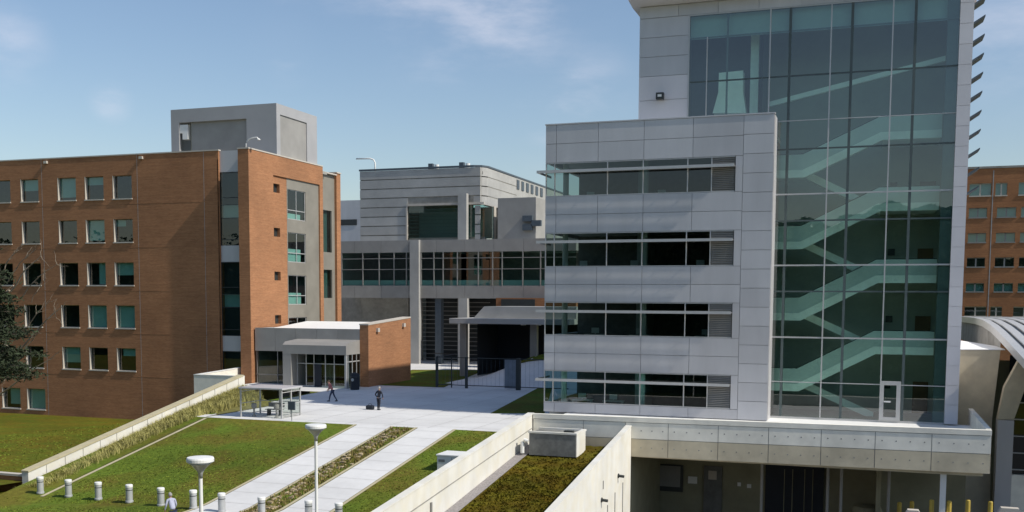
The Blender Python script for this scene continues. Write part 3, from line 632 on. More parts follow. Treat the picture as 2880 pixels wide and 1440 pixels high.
# low brick wall at lower left
bw=empty('low_brick_wall',(-60,50.9,-4),'low brick wall with a pale cap at the end of the planter wall','wall')
q=MB(); q.box(-90,-50.42,50.95,51.25,-4.2,-2.5); q.build('wall_face','brick',bw); q=MB(); q.box(-90,-50.42,50.88,51.32,-2.497,-2.36); q.build('coping','stone',bw)
# grey enclosure wall by the brick building
ea=aty(545,1055,86); eb=aty(683,1060,86)
en=empty('light_well_wall',(ea.x,86,-4),'grey concrete light well wall beside the brick facade','wall')
q=MB(); q.box(ea.x,eb.x,86,86.3,-4.6,ea.z); q.prism([(ea.x,86.3,-4.6),(ea.x,93.8,-4.6),(ea.x,93.8,ea.z+.25),(ea.x,86.3,ea.z)],(.3,0,0)); q.build('wall_face','conc',en)
q=MB(); q.box(ea.x-.03,eb.x,85.97,86.33,ea.z+.002,ea.z+.08); q.prism([(ea.x-.03,86.33,ea.z+.002),(ea.x-.03,93.8,ea.z+.25),(ea.x-.03,93.8,ea.z+.33),(ea.x-.03,86.33,ea.z+.08)],(.36,0,0)); q.build('coping','white',en)
# ================================================================== BRICK OFFICE BUILDING
YF=94.0; XF1=-65.7; ZF=24.4; XPIER0=aty(671,600,93).x
br=empty('brick_office_building',(-80,YF,-4.6),'long red brick office building with rows of square windows','building')
def wz(v,u=345): return aty(u,v,YF).z
rows=[(493.6,560),(609,683.5),(733,804),(853,923.6),(970,1043)]
cols=[(317,373),(238.6,292.6),(162,216),(58,112),(-20,34)]
rowz=[(aty(345,b,YF).z,aty(345,a,YF).z) for a,b in rows]
zref=rowz[0]; rowz=[(19.72-4.74*i,22.25-4.74*i) for i in range(5)]
colx=[(aty(a,530,YF).x,aty(b,530,YF).x) for a,b in cols]; colx=[(a,a+2.55) for a,b in colx]
W_=[]
for r,(z0,z1) in enumerate(rowz):
    for c,(x0,x1) in enumerate(colx): W_.append((x0,x1,z0,z1,r,c))
    W_.append((colx[4][0]-3.6,colx[4][0]-1.05,z0,z1,r,5)); W_.append((colx[4][0]-9.6,colx[4][0]-7.05,z0,z1,r,6))
for c,(x0,x1) in enumerate(((-92.3,-89.65),(-96.0,-93.3))): W_.append((x0,x1,-4.05,-1.65,5,c))
q=MB(); wall_y(q,-125,XF1,-4.8,ZF,YF,[w[:4] for w in W_],.42)
q.quad((XF1,YF,-4.8),(XF1,YF+3,-4.8),(XF1,YF+3,ZF),(XF1,YF,ZF))
q.build('long_facade','brick',br)
q=MB(); q.box(-125,XF1+.06,YF-.06,YF+.35,ZF,ZF+.13); q.build('coping','stone',br)
def pane_window(par,x0,x1,z0,z1,y,shade,tone=.42,name='window',sill=True):
    e=y+tone-.06
    f=MB(); w=.07
    f.box(x0,x0+w,e-.04,e+.04,z0,z1); f.box(x1-w,x1,e-.04,e+.04,z0,z1); f.box(x0+w,x1-w,e-.04,e+.04,z1-w,z1); f.box(x0+w,x1-w,e-.04,e+.04,z0,z0+w); 
    o=f.build(name,'louvre',par)
    p=MB(); p.quad((x0+w,e,z0+w),(x1-w,e,z0+w),(x1-w,e,z1-w),(x0+w,e,z1-w)); p.build('pane','glass',o)
    if sill:
        s_=MB(); s_.box(x0-.06,x1+.06,y-.1,e-.05,z0-.1,z0+.03); s_.box(x0,x0+.05,y-.005,e-.05,z0+.032,z1); s_.build('sill','stone',o)
    if shade:
        k,fx0,fx1=shade; b_=MB(); b_.quad((x0+fx0*(x1-x0),e+.12,z1-(z1-z0)*k),(x0+fx1*(x1-x0),e+.12,z1-(z1-z0)*k),(x0+fx1*(x1-x0),e+.12,z1),(x0+fx0*(x1-x0),e+.12,z1)); b_.build('blind','blind',o)
    return o
SH={(0,2):(.85,0,1),(0,0):None,(1,1):(.9,0,1),(2,0):(.55,0,1),(2,1):(.95,.5,1),(3,1):(1,0,1),(3,0):(1,0,1),(4,2):(.7,0,1),(4,0):(.35,.2,1),(5,0):(1,0,1),(5,1):(.8,.3,1),(1,0):(.3,0,.5),(0,3):(.5,0,1),(0,1):(.35,0,1)}
for x0,x1,z0,z1,r,c in W_: pane_window(br,x0,x1,z0,z1,YF,SH.get((r,c)))
# glazed slot between facade and pier
YS=YF+.22; sx0,sx1=XF1+.01,XPIER0+.3
gs=MB(); zones=[]
vz=lambda v:aty(645,v,YS).z
for (a,b,k) in ((423,484,'p'),(484,575,'g'),(575,612,'t'),(612,690,'g'),(690,737,'p'),(737,827,'g'),(827,863,'t'),(863,944,'g'),(944,988,'p'),(988,1075,'g')): zones.append((vz(b),vz(a),k))
for a,b,k in zones:
    if k=='p': pn=MB(); pn.box(sx0,sx1,YS,YS+.2,a+.02,b-.02); pn.build('spandrel_panel','panel',br)
    else:
        fr=MB(); fr.box(sx0,sx1,YS-.04,YS+.04,b-.08,b-.02); fr.box(sx0,sx0+.06,YS-.04,YS+.04,a,b-.08); fr.box(sx1-.36,sx1-.3,YS-.04,YS+.04,a,b-.08)
        if k=='g': fr.box(sx0+.06,sx1-.36,YS-.03,YS+.03,a+(b-a)*.2,a+(b-a)*.2+.07)
        fo=fr.build('slot_window','dark',br)
        q=MB(); q.quad((sx0,YS+.01,a),(sx1,YS+.01,a),(sx1,YS+.01,b),(sx0,YS+.01,b)); q.build('pane','glass_d' if k=='g' else 'glass',fo)
        q=MB(); q.quad((sx0,YS+.5,a),(sx1,YS+.5,a),(sx1,YS+.5,b),(sx0,YS+.5,b)); q.build('room_back' if k=='g' else 'blind','slat' if k=='g' else 'blind',fo)
for u in (388,575,120): 
    x=aty(u,600,YF).x; q=MB(); q.box(x-.02,x+.02,YF-.004,YF+.02,-4.7,ZF-.02); q.build('control_joint','joint',br)
q=MB()
for z0,z1 in rowz: q.box(-124,XF1-.02,YF-.012,YF+.01,z0-.62,z0-.54)
q.build('brick_band','brick',br)
# pier and right wing wall
XW=-61.35; YW1=108.3; ZW=24.3; YPR=93.0
hs=[]; R=lambda u: atx(u,500,XW).y
ry=lambda z1x: atx(z1x*.37267,440+.0*z1x,XW).y
bay0,bay1=ry(2060),ry(2410); sm0,sm1=ry(2062),ry(2118); bw0,bw1=ry(2172),ry(2312)
q=MB(); q.quad((XPIER0,YPR,-1),(XW,YPR,-1),(XW,YPR,ZW),(XPIER0,YPR,ZW)); q.quad((XPIER0,YS+.5,-1),(XPIER0,YPR,-1),(XPIER0,YPR,ZW),(XPIER0,YS+.5,ZW))
smz=[(20.35-4.74*i,21.3-4.74*i) for i in range(4)]
bz1=22.15; wall_x(q,YPR,YW1,-1,ZW,XW,[(bay0,bay1,-.9,bz1)],.18); q.build('wing_wall','brick',br)
q=MB(); wall_x(q,bay0,bw0-.05,-.9,bz1,XW-.18,[(sm0+.02,sm1,a,b) for a,b in smz],.4); q.build('recessed_brick','brick',br)
q=MB(); wz_=[(17.1-4.74*i,20.4-4.74*i) for i in range(4)]; wz_=[(17.7-4.74*i,21.0-4.74*i) for i in range(4)]
wall_x(q,bw0-.05,bay1,-.9,bz1,XW-.17,[(bw0+.1,bw1,a,b) for a,b in wz_],.2); q.build('metal_bay','bay',br)
for i,(a,b) in enumerate(wz_):
    f=MB(); xx=XW-.30
    for y in (bw0+.1,(bw0+.1+bw1)/2,bw1-.08): f.box(xx-.04,xx+.04,y,y+.08,a,b)
    for z in (a,a+(b-a)*.3,b-.08): f.box(xx-.035,xx+.035,bw0+.1,bw1,z,z+.08)
    o=f.build('bay_window','alu',br); p=MB(); p.quad((xx,bw0+.1,a),(xx,bw1,a),(xx,bw1,b),(xx,bw0+.1,b)); p.build('pane','glass',o)
    p=MB(); k=(.2,.45,.4,.0)[i]
    if k: p.quad((xx-.12,bw0+.1,a),(xx-.12,bw1-.8,a),(xx-.12,bw1-.8,a+(b-a)*k),(xx-.12,bw0+.1,a+(b-a)*k)); p.build('blind','white',o)
for a,b in smz:
    f=MB(); xx=XW-.45; f.box(xx-.03,xx+.03,sm0+.02,sm1,b-.06,b); f.box(xx-.03,xx+.03,(sm0+sm1)/2-.03,(sm0+sm1)/2+.03,a,b); f.box(xx-.2,xx-.1,sm0,sm1,a,b); f.build('vent_window','dark',br)
q=MB(); q.box(XPIER0-.03,XW+.06,YPR-.06,YPR+.4,ZW,ZW+.13); q.box(XW-.35,XW+.06,YPR+.4,YW1,ZW,ZW+.13); q.build('wing_coping','stone',br)
# rear grey bay
q=MB(); ye=atx(940,500,XW-.9).y; wall_x(q,YW1,ye,-1,ZW-.5,XW-.9,[(YW1+.9,ye-.7,14.5,19.5),(YW1+.9,ye-.7,9.0,12.4)],.2); q.build('rear_bay','bay',br)
q=MB(); q.box(XW-2,XW-.6,ye,ye+1.0,-1,ZW-.2); q.build('rear_pier','brick',br)
q=MB(); q.box(XW-2,XW-.5,ye-.05,ye+1.05,ZW-.195,ZW-.05); q.box(XW-1.2,XW-.5,YW1,ye-.05,ZW-.495,ZW-.35); q.build('rear_coping','stone',br)
for a,b in ((14.5,19.5),(9.0,12.4)):
    f=MB(); f.quad((XW-1.08,YW1+.9,a),(XW-1.08,ye-.7,a),(XW-1.08,ye-.7,b),(XW-1.08,YW1+.9,b)); o=f.build('rear_window','glass',br)
    f=MB(); f.quad((XW-1.3,YW1+.9,a),(XW-1.3,ye-1.2,a),(XW-1.3,ye-1.2,b),(XW-1.3,YW1+.9,b)); f.build('blind','room',o)
q=MB(); q.box(-124.9,XF1-.1,YF+.4,YF+16,ZF-.7,ZF-.4); q.box(XF1-.1,XW-.4,YS+.3,YF+16,ZW-.7,ZW-.4); q.build('roof','concg',br)
q=MB(); q.box(-124.9,XW-3,YF+15.7,YF+16,-4.8,ZF-.7); q.box(-124.9,XF1-.1,YF+6,YF+6.2,-4.8,ZF-.75); q.box(XW-4.5,XW-4.4,YPR+1,YW1,-1,ZW-.8)
q.box(-124.9,XF1-.1,YF+.5,YF+5.9,-4.9,-4.7)
for i in range(5): q.box(-124.9,XF1-.1,YF+.5,YF+5.9,rowz[i][1]+.6,rowz[i][1]+.9)
q.build('interior','room',br)
# penthouse
YPH=99.0; pa=aty(480,313,YPH); pb=aty(777,291,YPH)
zt=(pa.z+pb.z)/2+.1; yend=atx(891,328,pb.x).y
q=MB(); a=aty(503,345,YPH); b=aty(532,345,YPH); c=aty(693,340,YPH)
wall_y(q,pa.x,pb.x,ZF-.6,zt,YPH,[(a.x,c.x,ZF-.55,a.z)],.35)
c0=atx(788,340,pb.x).y; c1_=atx(863,350,pb.x).y
wall_x(q,YPH,yend,ZF-.6,zt,pb.x,[(c0,c1_,ZF-.55,atx(788,322,pb.x).z)],.12)
q.box(pa.x,pa.x+.3,YPH+.4,yend,ZF-.6,zt); q.box(pa.x+.3,pb.x-.2,YPH+.36,yend,zt-.3,zt-.002)
ph=q.build('penthouse','panel_ph',br)
q=MB(); q.quad((b.x,YPH+.34,ZF-.55),(c.x,YPH+.34,ZF-.55),(c.x,YPH+.34,a.z),(b.x,YPH+.34,a.z)); q.quad((pb.x-.12,c0,ZF-.55),(pb.x-.12,c1_,ZF-.55),(pb.x-.12,c1_,a.z+.6),(pb.x-.12,c0,a.z+.6)); q.build('recessed_panel','panel_warm',ph)
q=MB(); q.quad((a.x,YPH+2.5,ZF-.55),(b.x,YPH+2.5,ZF-.55),(b.x,YPH+2.5,a.z),(a.x,YPH+2.5,a.z)); q.quad((b.x-.02,YPH+.3,ZF-.55),(b.x-.02,YPH+2.5,ZF-.55),(b.x-.02,YPH+2.5,a.z),(b.x-.02,YPH+.3,a.z)); q.build('niche_back','olive',ph)
q=MB(); e1=aty(507,352,YPH+.2); e2=aty(530,392,YPH+.2); q.box(e1.x,e2.x,YPH+.1,YPH+.9,e2.z+.7,e1.z); q.box(e1.x+.35,e2.x,YPH+.1,YPH+.9,e2.z,e2.z+.7); q.build('duct','white',ph)
def goose(p,dx,h,par,dir=1,r=.06):
    pts=[Vector(p)]; 
    q=MB(); P=[(p[0],p[1],p[2])]+[(p[0]+dx*(1-math.cos(t))/2,p[1],p[2]+h*.45+h*.55*math.sin(min(t,2.2)/2.2*1.57)) for t in [0,.5,1,1.5,2,2.5,3.1]]+[(p[0]+dx*1.12,p[1],p[2]+h*.8)]
    q.tube(P,r,8); q.lathe([(.05,.12),(.16,.05),(.2,-.05),(.05,-.08)],(p[0]+dx*1.12,p[1],p[2]+h*.78),12); return q.build('gooseneck_lamp','white',par,smooth=True)
g0=aty(692,412,YPR+.3); goose((g0.x,YPR+.3,ZW+.13),1.35,1.0,br)
for u in (131,399):
    p_=aty(u,470,YF); q=MB(); q.box(p_.x-.22,p_.x+.22,YF-.25,YF-.001,ZF-.5,ZF-.22); q.build('wall_light','stone',br)
# ================================================================== ENTRANCE PAVILION
YV=93.5; vx0,vx1=-61.2,-48.9; XVB=-47.93; VY1=103.6
pv=empty('entrance_pavilion',(-55,YV,0),'low entrance pavilion with white roof, metal fascia and orange brick side wall','building')
vf0=3.65; vt=5.85
q=MB(); panels(q,vx0,vx1,vf0-.25,vt,YV,[vx0+2.45*k for k in range(1,5)],[]); q.build('fascia','panel_warm',pv)
q=MB(); q.box(vx0+.05,vx1-.05,YV+.07,YV+.3,vf0-.2,vt-.02); q.box(vx0,vx0+.25,YV+.31,VY1,0,vt-.05); q.build('fascia_core','joint',pv)
q=MB(); q.prism([(vx0+.3,YV+.32,vt-.35),(vx0+.3,VY1,vt+.5),(vx0+.3,VY1,vt+.3),(vx0+.3,YV+.32,vt-.55)],(vx1-vx0-.35,0,0)); q.build('roof','roofw',pv)
q=MB(); q.prism([(vx1,YV-.0,0),(vx1,VY1,0),(vx1,VY1,6.85),(vx1,YV-.0,6.25)],(XVB-vx1,0,0)); q.build('brick_side_wall','brick',pv)
q=MB(); q.prism([(vx1-.04,YV-.05,6.253),(vx1-.04,VY1,6.853),(vx1-.04,VY1,6.98),(vx1-.04,YV-.05,6.38)],(XVB-vx1+.08,0,0)); q.build('coping','stone',pv)
for u,v in ((1060,928),(1133,914)):
    p_=atx(u,v,XVB); q=MB(); q.box(XVB+.001,XVB+.25,p_.y-.2,p_.y+.2,p_.z-.2,p_.z+.2); q.build('wall_light','stone',pv)
# projecting porch canopy
YC=90.6; cx0,cx1=-56.1,-48.9
q=MB(); q.prism([(cx0,YC,3.35),(cx0,YC,4.25),(cx0,YC+.5,4.55),(cx0,YV+.0-.01,4.75),(cx0,YV-.01,3.35)],(cx1-cx0,0,0)); q.build('porch_canopy','panel_warm',pv)
q=MB(); q.box(cx0,cx0+.95,YC+.02,YV-.02,0,3.348); q.build('porch_column','panel_warm',pv)
q=MB(); q.box(cx1-.25,cx1-.05,YC+.1,YC+.3,0,3.348); q.build('porch_post','alu',pv)
q=MB()
zz=(0.02,2.35,3.3)
for x in (cx0+.97,-54.1,-53.2,-51.9,-50.9,-49.3): q.box(x,x+.09,YC+1.1,YC+1.2,0,3.34)
for z in (.05,2.3): q.box(cx0+.97,-49.2,YC+1.12,YC+1.18,z,z+.08)
fo=q.build('entrance_glazing','alu',pv)
q=MB(); q.quad((-54.0,YC+1.15,.1),(-49.3,YC+1.15,.1),(-49.3,YC+1.15,3.3),(-54,YC+1.15,3.3)); q.build('pane','glass_d',fo)
q=MB(); q.box(-53.1,-52.3,YC+1.05,YC+1.1,0,2.3); q.build('open_door','bagm',pv)
q=MB()
for k in range(9): q.box(-52.2+k*.15,-52.14+k*.15,YC+1.4,YC+1.45,.1,2.3)
q.build('vertical_blind','alu',fo)
q=MB()
for y in (YC+.4,YC+1.3,YC+2.2,YC+3.0): q.box(cx1-.1,cx1-.02,y,y+.08,0,3.34)
q.box(cx1-.1,cx1-.02,YC+.3,YV,2.6,2.7); o=q.build('side_glazing','alu',pv); q=MB(); q.quad((cx1-.06,YC+.3,0),(cx1-.06,YV,0),(cx1-.06,YV,3.3),(cx1-.06,YC+.3,3.3)); q.build('pane','glass_d',o)
# left window of pavilion
q=MB(); 
for x in (vx0+.1,vx0+2.6,cx0-.1): q.box(x,x+.07,YV+.1,YV+.2,0,vf0-.25)
for z in (.9,): q.box(vx0,cx0,YV+.1,YV+.2,z,z+.07)
o=q.build('side_window','louvre',pv); q=MB(); q.quad((vx0,YV+.15,0),(vx1,YV+.15,0),(vx1,YV+.15,vf0-.2),(vx0,YV+.15,vf0-.2)); q.build('pane','glass_d',o)
q=MB(); q.quad((vx0+.3,YV+5,0),(vx1,YV+5,0),(vx1,YV+5,vt-.6),(vx0+.3,YV+5,vt-.6)); q.build('interior_wall','room',pv)
# ================================================================== CONNECTOR BRIDGE
YR=131.0
cb=empty('connector_bridge',(-55,YR,0),'glazed link bridge raised on grey piers across the courtyard','bridge')
P=lambda u,v,y=YR: aty(u,v,y)
bx0=P(922,700).x; bx1=P(1620,700).x
zt0=P(1250,674).z; zf0=P(1250,709).z; zw0=P(1250,788).z; zg=P(1250,803).z; zb0=P(1250,839).z
pu=[(958,925),(1157,1182)]
q=MB(); panels(q,bx0,bx1,zf0,zt0,YR,[bx0+4.2*k for k in range(1,10)],[]); panels(q,bx0,bx1,zb0,zg,YR,[bx0+4.2*k for k in range(1,10)],[]); panels(q,bx0,P(960,700).x,zg,zf0,YR,[],[(zg+zf0)/2]); q.build('fascia','panel_warm',cb)
q=MB(); q.box(bx0+.05,bx1,YR+.07,YR+8,zf0+.05,zt0-.05); q.box(bx0+.05,bx1,YR+.07,YR+8,zb0+.05,zg-.05); q.box(bx0,P(960,700).x-.05,YR+.07,YR+8,zg-.05,zf0+.05); q.build('bridge_slab','panel_warm',cb)
for u0,u1 in ((1157,1182),(1293,1318)):
    q=MB(); a=P(u0,800).x; b=P(u1,800).x; q.box(a,b,YR-.5,YR+.3,0,zt0 if u0<1200 else zb0); q.build('pier','panel_c',cb)
q=MB(); a=P(1203,900,YR-3).x; q.box(a-.45,a+.45,YR+.5,YR+1.4,0,zb0); q.build('dark_pier','slat',cb)
q=MB(); wx0=P(961,700).x
for u in (961,1020,1066,1108,1143,1184,1220,1246,1286,1345,1385,1412,1470,1520): x=P(u,750).x; q.box(x-.07,x+.07,YR-.02,YR+.15,zg,zf0)
for v in (726,757): z=P(1250,v).z; q.box(wx0,bx1,YR-.01,YR+.14,z-.05,z+.05)
o=q.build('bridge_window','louvre',cb)
q=MB(); q.quad((wx0,YR+.06,zg),(bx1,YR+.06,zg),(bx1,YR+.06,zf0),(wx0,YR+.06,zf0)); q.build('pane','glass',o)
q=MB(); q.quad((wx0,YR+.25,zg),(bx1,YR+.25,zg),(bx1,YR+.25,zw0),(wx0,YR+.25,zw0)); q.build('spandrel_glass','blind',o)
q=MB(); q.quad((wx0,YR+6,zg),(bx1,YR+6,zg),(bx1,YR+6,zf0),(wx0,YR+6,zf0)); q.build('rear_wall','room',cb)
# ---- panelled building behind
YG=138.0
gb=empty('panelled_building',(-55,YG,0),'warm grey metal building with banded cladding and a large corner window','building')
G=lambda u,v: aty(u,v,YG)
gx0=G(1012,500).x; gx1=G(1362,500).x; gtop=G(1362,468).z; gt0=gtop
wz0_,wz1_=G(1220,668).z,G(1220,579).z; wxa,wxb=G(1147,620).x,G(1292,620).x; wxc,wxd=G(1321,620).x,G(1362,620).x
q=MB(); bands=12; hgt=(gtop-zt0+1)/8
yo=0
def gstrip(mb,x0,x1,holes,y,n=9,z0=zt0-1.5,z1=gtop):
    h=(z1-z0)/n
    for k in range(n):
        a,b=z0+k*h+.07,z0+(k+1)*h-.07
        segs=[(x0,x1)]
        for h0,h1,c,d in holes:
            if b>c and a<d: segs=[s for (p,r) in segs for s in ((p,min(r,h0)),(max(p,h1),r)) if s[1]-s[0]>.05]
        for s0,s1 in segs: mb.box(s0,s1,y,y+.12,a,b)
gstrip(q,gx0,gx1-.6,[(wxa,wxb+2.4,wz0_-9,wz1_+.2)],YG)
xj_=G(1142,500).x
q.build('front_cladding','panel_c',gb)
q=MB(); q.box(gx0+.02,wxa,YG+.13,YG+.4,-1,gtop-.05); q.box(wxa,gx1-.6,YG+.13,YG+.4,wz1_,gtop-.05); q.box(gx0,gx0+.4,YG+.41,YG+45,-1,gtop-.05); q.box(gx0+.4,gx1-.4,YG+.45,YG+45,gtop-1,gtop-.6); q.box(gx0,gx1,YG+.43,YG+.5,zt0-3,wz0_-.02) ; q.build('wall_core','concg',gb)
# rounded corner and east flank
n=6; R_=1.6; zlo=zt0-1.5; q=MB()
h=(gtop-zlo)/9
for k in range(9):
    a,b=zlo+k*h+.07,zlo+(k+1)*h-.07
    if a<wz1_+.2 and b>wz0_-5: 
        if a<wz1_: continue
    pts=[(gx1-R_+R_*math.sin(t*math.pi/2/n),YG+R_-R_*math.cos(t*math.pi/2/n)) for t in range(n+1)]+[(gx1,YG+14)]
    for (x_a,y_a),(x_b,y_b) in zip(pts,pts[1:]): q.quad((x_a,y_a,a),(x_b,y_b,a),(x_b,y_b,b),(x_a,y_a,b))
yf1=atx(1533,529,gx1).y
for k in range(10): q.box(gx1-.3,gx1,YG+14.02+k*3,YG+14.02+k*3+2.95,zlo,gtop)
q.build('flank_cladding','panel_c',gb)
q=MB(); q.box(gx1-.7,gx1-.05,YG+R_,YG+44,-1 if 0 else wz1_,gtop-.1); q.box(gx1-.7,gx1-.05,YG+6,YG+44,-1,wz1_); q.build('flank_core','concg',gb)
q=MB(); q.prism([(gx1-R_,YG-.1,gtop),(gx1-R_*.3,YG+.35,gtop),(gx1+.08,YG+R_,gtop),(gx1-.4,YG+R_,gtop),(gx1-R_,YG+.3,gtop)],(0,0,.25)); q.box(gx0-.1,gx1-R_,YG-.1,YG+.3,gtop,gtop+.25); q.box(gx1-.4,gx1+.08,YG+R_,YG+44,gtop,gtop+.25); q.build('coping','slat',gb)
q=MB()
q.box(wxa-.25,wxa,YG-.15,YG+.3,wz0_-.3,wz1_+.3); q.box(wxa,wxd,YG-.18,YG+.1,wz1_+.05,wz1_+.35); ysd=atx(1388,620,gx1).y; q.box(gx1-.2,gx1+.1,ysd,ysd+.9,wz0_-.4,wz1_+.1)
fo=q.build('corner_window','stone',gb)
q=MB(); q.quad((wxa,YG+.1,wz0_),(wxd,YG+.1,wz0_),(wxd,YG+.1,wz1_),(wxa,YG+.1,wz1_)); q.quad((gx1,YG+.1,wz0_),(gx1,ysd,wz0_),(gx1,ysd,wz1_),(gx1,YG+.1,wz1_)); q.build('pane','glass',fo)
q=MB()
for k in range(9): z=wz0_+(wz1_-wz0_)*k/9; q.box(wxa,wxd-.1,YG+.14,YG+.2,z,z+.05)
q.build('glazing_bar','louvre',fo)
q=MB(); q.quad((wxa,YG+4,wz0_),(wxd-.3,YG+4,wz0_),(wxd-.3,YG+4,wz1_),(wxa,YG+4,wz1_)); q.quad((gx1-2.2,YG+4,wz0_),(gx1-2.2,ysd+3,wz0_),(gx1-2.2,ysd+3,wz1_),(gx1-2.2,YG+4,wz1_)); q.quad((gx1-2.2,ysd+.5,wz0_),(gx1-.1,ysd+.5,wz0_),(gx1-.1,ysd+.5,wz1_),(gx1-2.2,ysd+.5,wz1_)); q.build('interior_wall','stairwall',gb)
q=MB(); q.box(G(1295,600).x,G(1319,600).x,YG-1,YG-.2,0,G(1300,546).z); q.build('buttress','panel_c',gb)
# annex on the right of the corner
q=MB(); a=G(1395,620).x; yq=YG-.6; q.box(aty(1400,600,yq).x,aty(1507,600,yq).x,yq,yq+10,zt0-4,aty(1450,556,yq).z); q.build('annex','panel_warm',gb)
q=MB(); 
for u,v in ((1485,615),(1485,640),(1510,628)): p_=aty(u,v,yq-.1); q.box(p_.x-.7,p_.x+.7,yq-.5,yq-.01,p_.z-.4,p_.z+.4)
q.build('wall_vent','slat',gb)
# roof items
for k in range(6):
    ua=1453+k*13.2; yv=atx(ua,520,gx1).y; y2=atx(ua+6.5,520,gx1).y; q=MB(); q.box(gx1+.02,gx1+.10,yv,y2,gtop-1.7,gtop-.3); q.build('roof_louvre','slat',gb)
for u,v in ((1213,460),(1300,458)):
    p_=aty(u,v+8,YG+2); q=MB(); q.box(p_.x-.5,p_.x+.2,YG+2,YG+2.7,gtop-.6,gtop+1.0); q.build('roof_vent','slat',gb); q=MB(); q.tube([(p_.x+.9,YG+2,gtop-.6),(p_.x+.9,YG+2,gtop+.8)],.3,10); q.build('roof_flue','white',gb)
p_=aty(1055,470,YG+1); q=MB(); q.tube([(p_.x,YG+1,gtop-.6),(p_.x,YG+1,gtop+1.3),(p_.x-.25,YG+1,gtop+1.75),(p_.x-.8,YG+1,gtop+1.95),(p_.x-3.1,YG+1,gtop+2.0)],.11,8); q.build('roof_lamp_arm','white',gb,smooth=True)
# ground storey behind bridge: banded dark louvres + pale panels
q=MB(); ylo=YG-.5
for k in range(20):
    z=.4+k*.62
    if z<zb0+1: q.box(G(1180,900).x,G(1380,900).x,ylo+.0,ylo+.25,z,z+.09)
q.build('ground_louvre','louvre',gb)
q=MB(); q.box(gx0-6,G(1182,900).x,ylo+1.2,ylo+1.5,0,zt0-1); q.build('ground_wall','concg',gb)
q=MB(); 
for k in range(6): z=zb0-.6-k*1.0; q.box(gx0+6,G(1150,900).x,ylo+1.0,ylo+1.15,z-.4,z+.3)
q.build('ground_band','louvre',gb)
q=MB(); q.quad((G(1182,900).x,ylo+2.6,0),(gx1+30,ylo+2.6,0),(gx1+30,ylo+2.6,zb0+2),(G(1182,900).x,ylo+2.6,zb0+2)); q.build('ground_back','dark',gb)
# grey building further back on the left
fb_=empty('distant_grey_building',(-80,165,0),'plain grey building with a dark window strip seen left of the panelled building','building')
a=aty(930,565,165); b=aty(1030,565,165); q=MB(); q.box(a.x-10,b.x+3,165,180,0,a.z); q.build('wall','panel',fb_); c=aty(952,618,165); d=aty(1004,633,165); q=MB(); q.box(c.x-6,d.x,164.9,164.99,d.z,c.z); q.build('window_strip','dark',fb_)
# ================================================================== COURTYARD CANOPY
YK=108.0
ca=empty('courtyard_canopy',(-38,YK,0),'flat roofed shelter with pale fascia over a dark open bay','canopy')
a=aty(1263,905,YK); b=aty(1600,905,YK); zc0=aty(1350,911,YK).z; zc1=aty(1350,896,YK).z
q=MB(); q.box(a.x,b.x,YK,YK+14,zc0,zc1); q.build('roof_slab','panel_c',ca,bevel=.03)
a2=aty(1375,880,YK+4); q=MB(); q.prism([(a2.x-1.5,YK+3,zc1+.01),(a2.x-.2,YK+3,zc1+1.35),(b.x,YK+3,zc1+1.35),(b.x,YK+3,zc1+.01)],(0,9,0)); q.build('upper_fascia','panel_c',ca)
for u in (1302,1500): x=aty(u,950,YK+3).x; q=MB(); q.box(x-.4,x+.4,YK+3,YK+3.6,0,zc0); q.build('pier','panel_warm',ca)
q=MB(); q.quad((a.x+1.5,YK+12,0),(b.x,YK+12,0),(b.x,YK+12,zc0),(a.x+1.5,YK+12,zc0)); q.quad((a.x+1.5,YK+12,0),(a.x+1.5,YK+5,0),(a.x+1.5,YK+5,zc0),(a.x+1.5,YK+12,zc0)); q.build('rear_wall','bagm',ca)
q=MB()
for u in (1472,1515): p_=aty(u,920,YK+2); q.tube([(p_.x,YK+2,zc0),(p_.x,YK+2,zc0-.12)],.3,12)
q.build('ceiling_light','white',ca)
p_=aty(1371,972,117); q=MB(); q._lathe([(.16,0),(.16,.8),(.12,.9),(.05,1.1),(.03,1.3)],(p_.x,p_.y,cy(p_.x,p_.y)),10); tag(q.build('marker_post','white'),'small pale post on the shaded grass before the canopy','post')
# orange brick volume above canopy
q=empty('tan_brick_building',(-38,150,0),'strip of tan brick building visible above the canopy roof','building')
a=aty(1395,845,126); b=aty(1620,845,126); t=MB(); t.box(a.x,b.x,126,129,0,aty(1450,838,126).z); t.build('wall','brick_r',q); t=MB(); c=aty(1402,870,126); t.box(a.x-.3,b.x,125.7,125.99,c.z-.7,c.z); t.build('sill_band','stone',q); t=MB(); c0_=aty(1410,864,126); c1__=aty(1505,842,126); t.box(c0_.x,c1__.x,125.9,125.98,c0_.z,c1__.z); t.build('window','dark',q)
# ================================================================== FAR RIGHT BRICK BUILDING
YX=165.0
rb=empty('far_brick_building',(30,YX,0),'orange brick building with paired windows behind the glass tower','building')
X_=lambda u,v:aty(u,v,YX)
zt=X_(2800,473).z; x0=X_(2600,500).x; x1=X_(3200,500).x
rowsv=[(515,550),(584,611),(655,681),(724,750),(796,820),(862,889)]
hol=[]; det=[]
for i,(a,b) in enumerate(rowsv):
    z0,z1=X_(2780,b).z,X_(2780,a).z
    xsx=[(2648,2690),(2725,2776),(2804,2858),(2872,2926),(2945,3000)] if i in(1,2,3,4) else [(2640,2690),(2724,2785),(2797,2830),(2862,2925),(2945,3000)]
    for (c,d) in xsx: hol.append((X_(c,600).x,X_(d,600).x,z0,z1)); det.append((i,))
q=MB(); wall_y(q,x0,x1,-5,zt,YX,hol,.3); q.build('facade','brick_r',rb)
q=MB(); q.box(x0,x1,YX-.1,YX+.5,zt,zt+.3); q.box(x0,x1,YX+.5,YX+20,zt-1,zt-.5); q.build('coping','concg',rb)
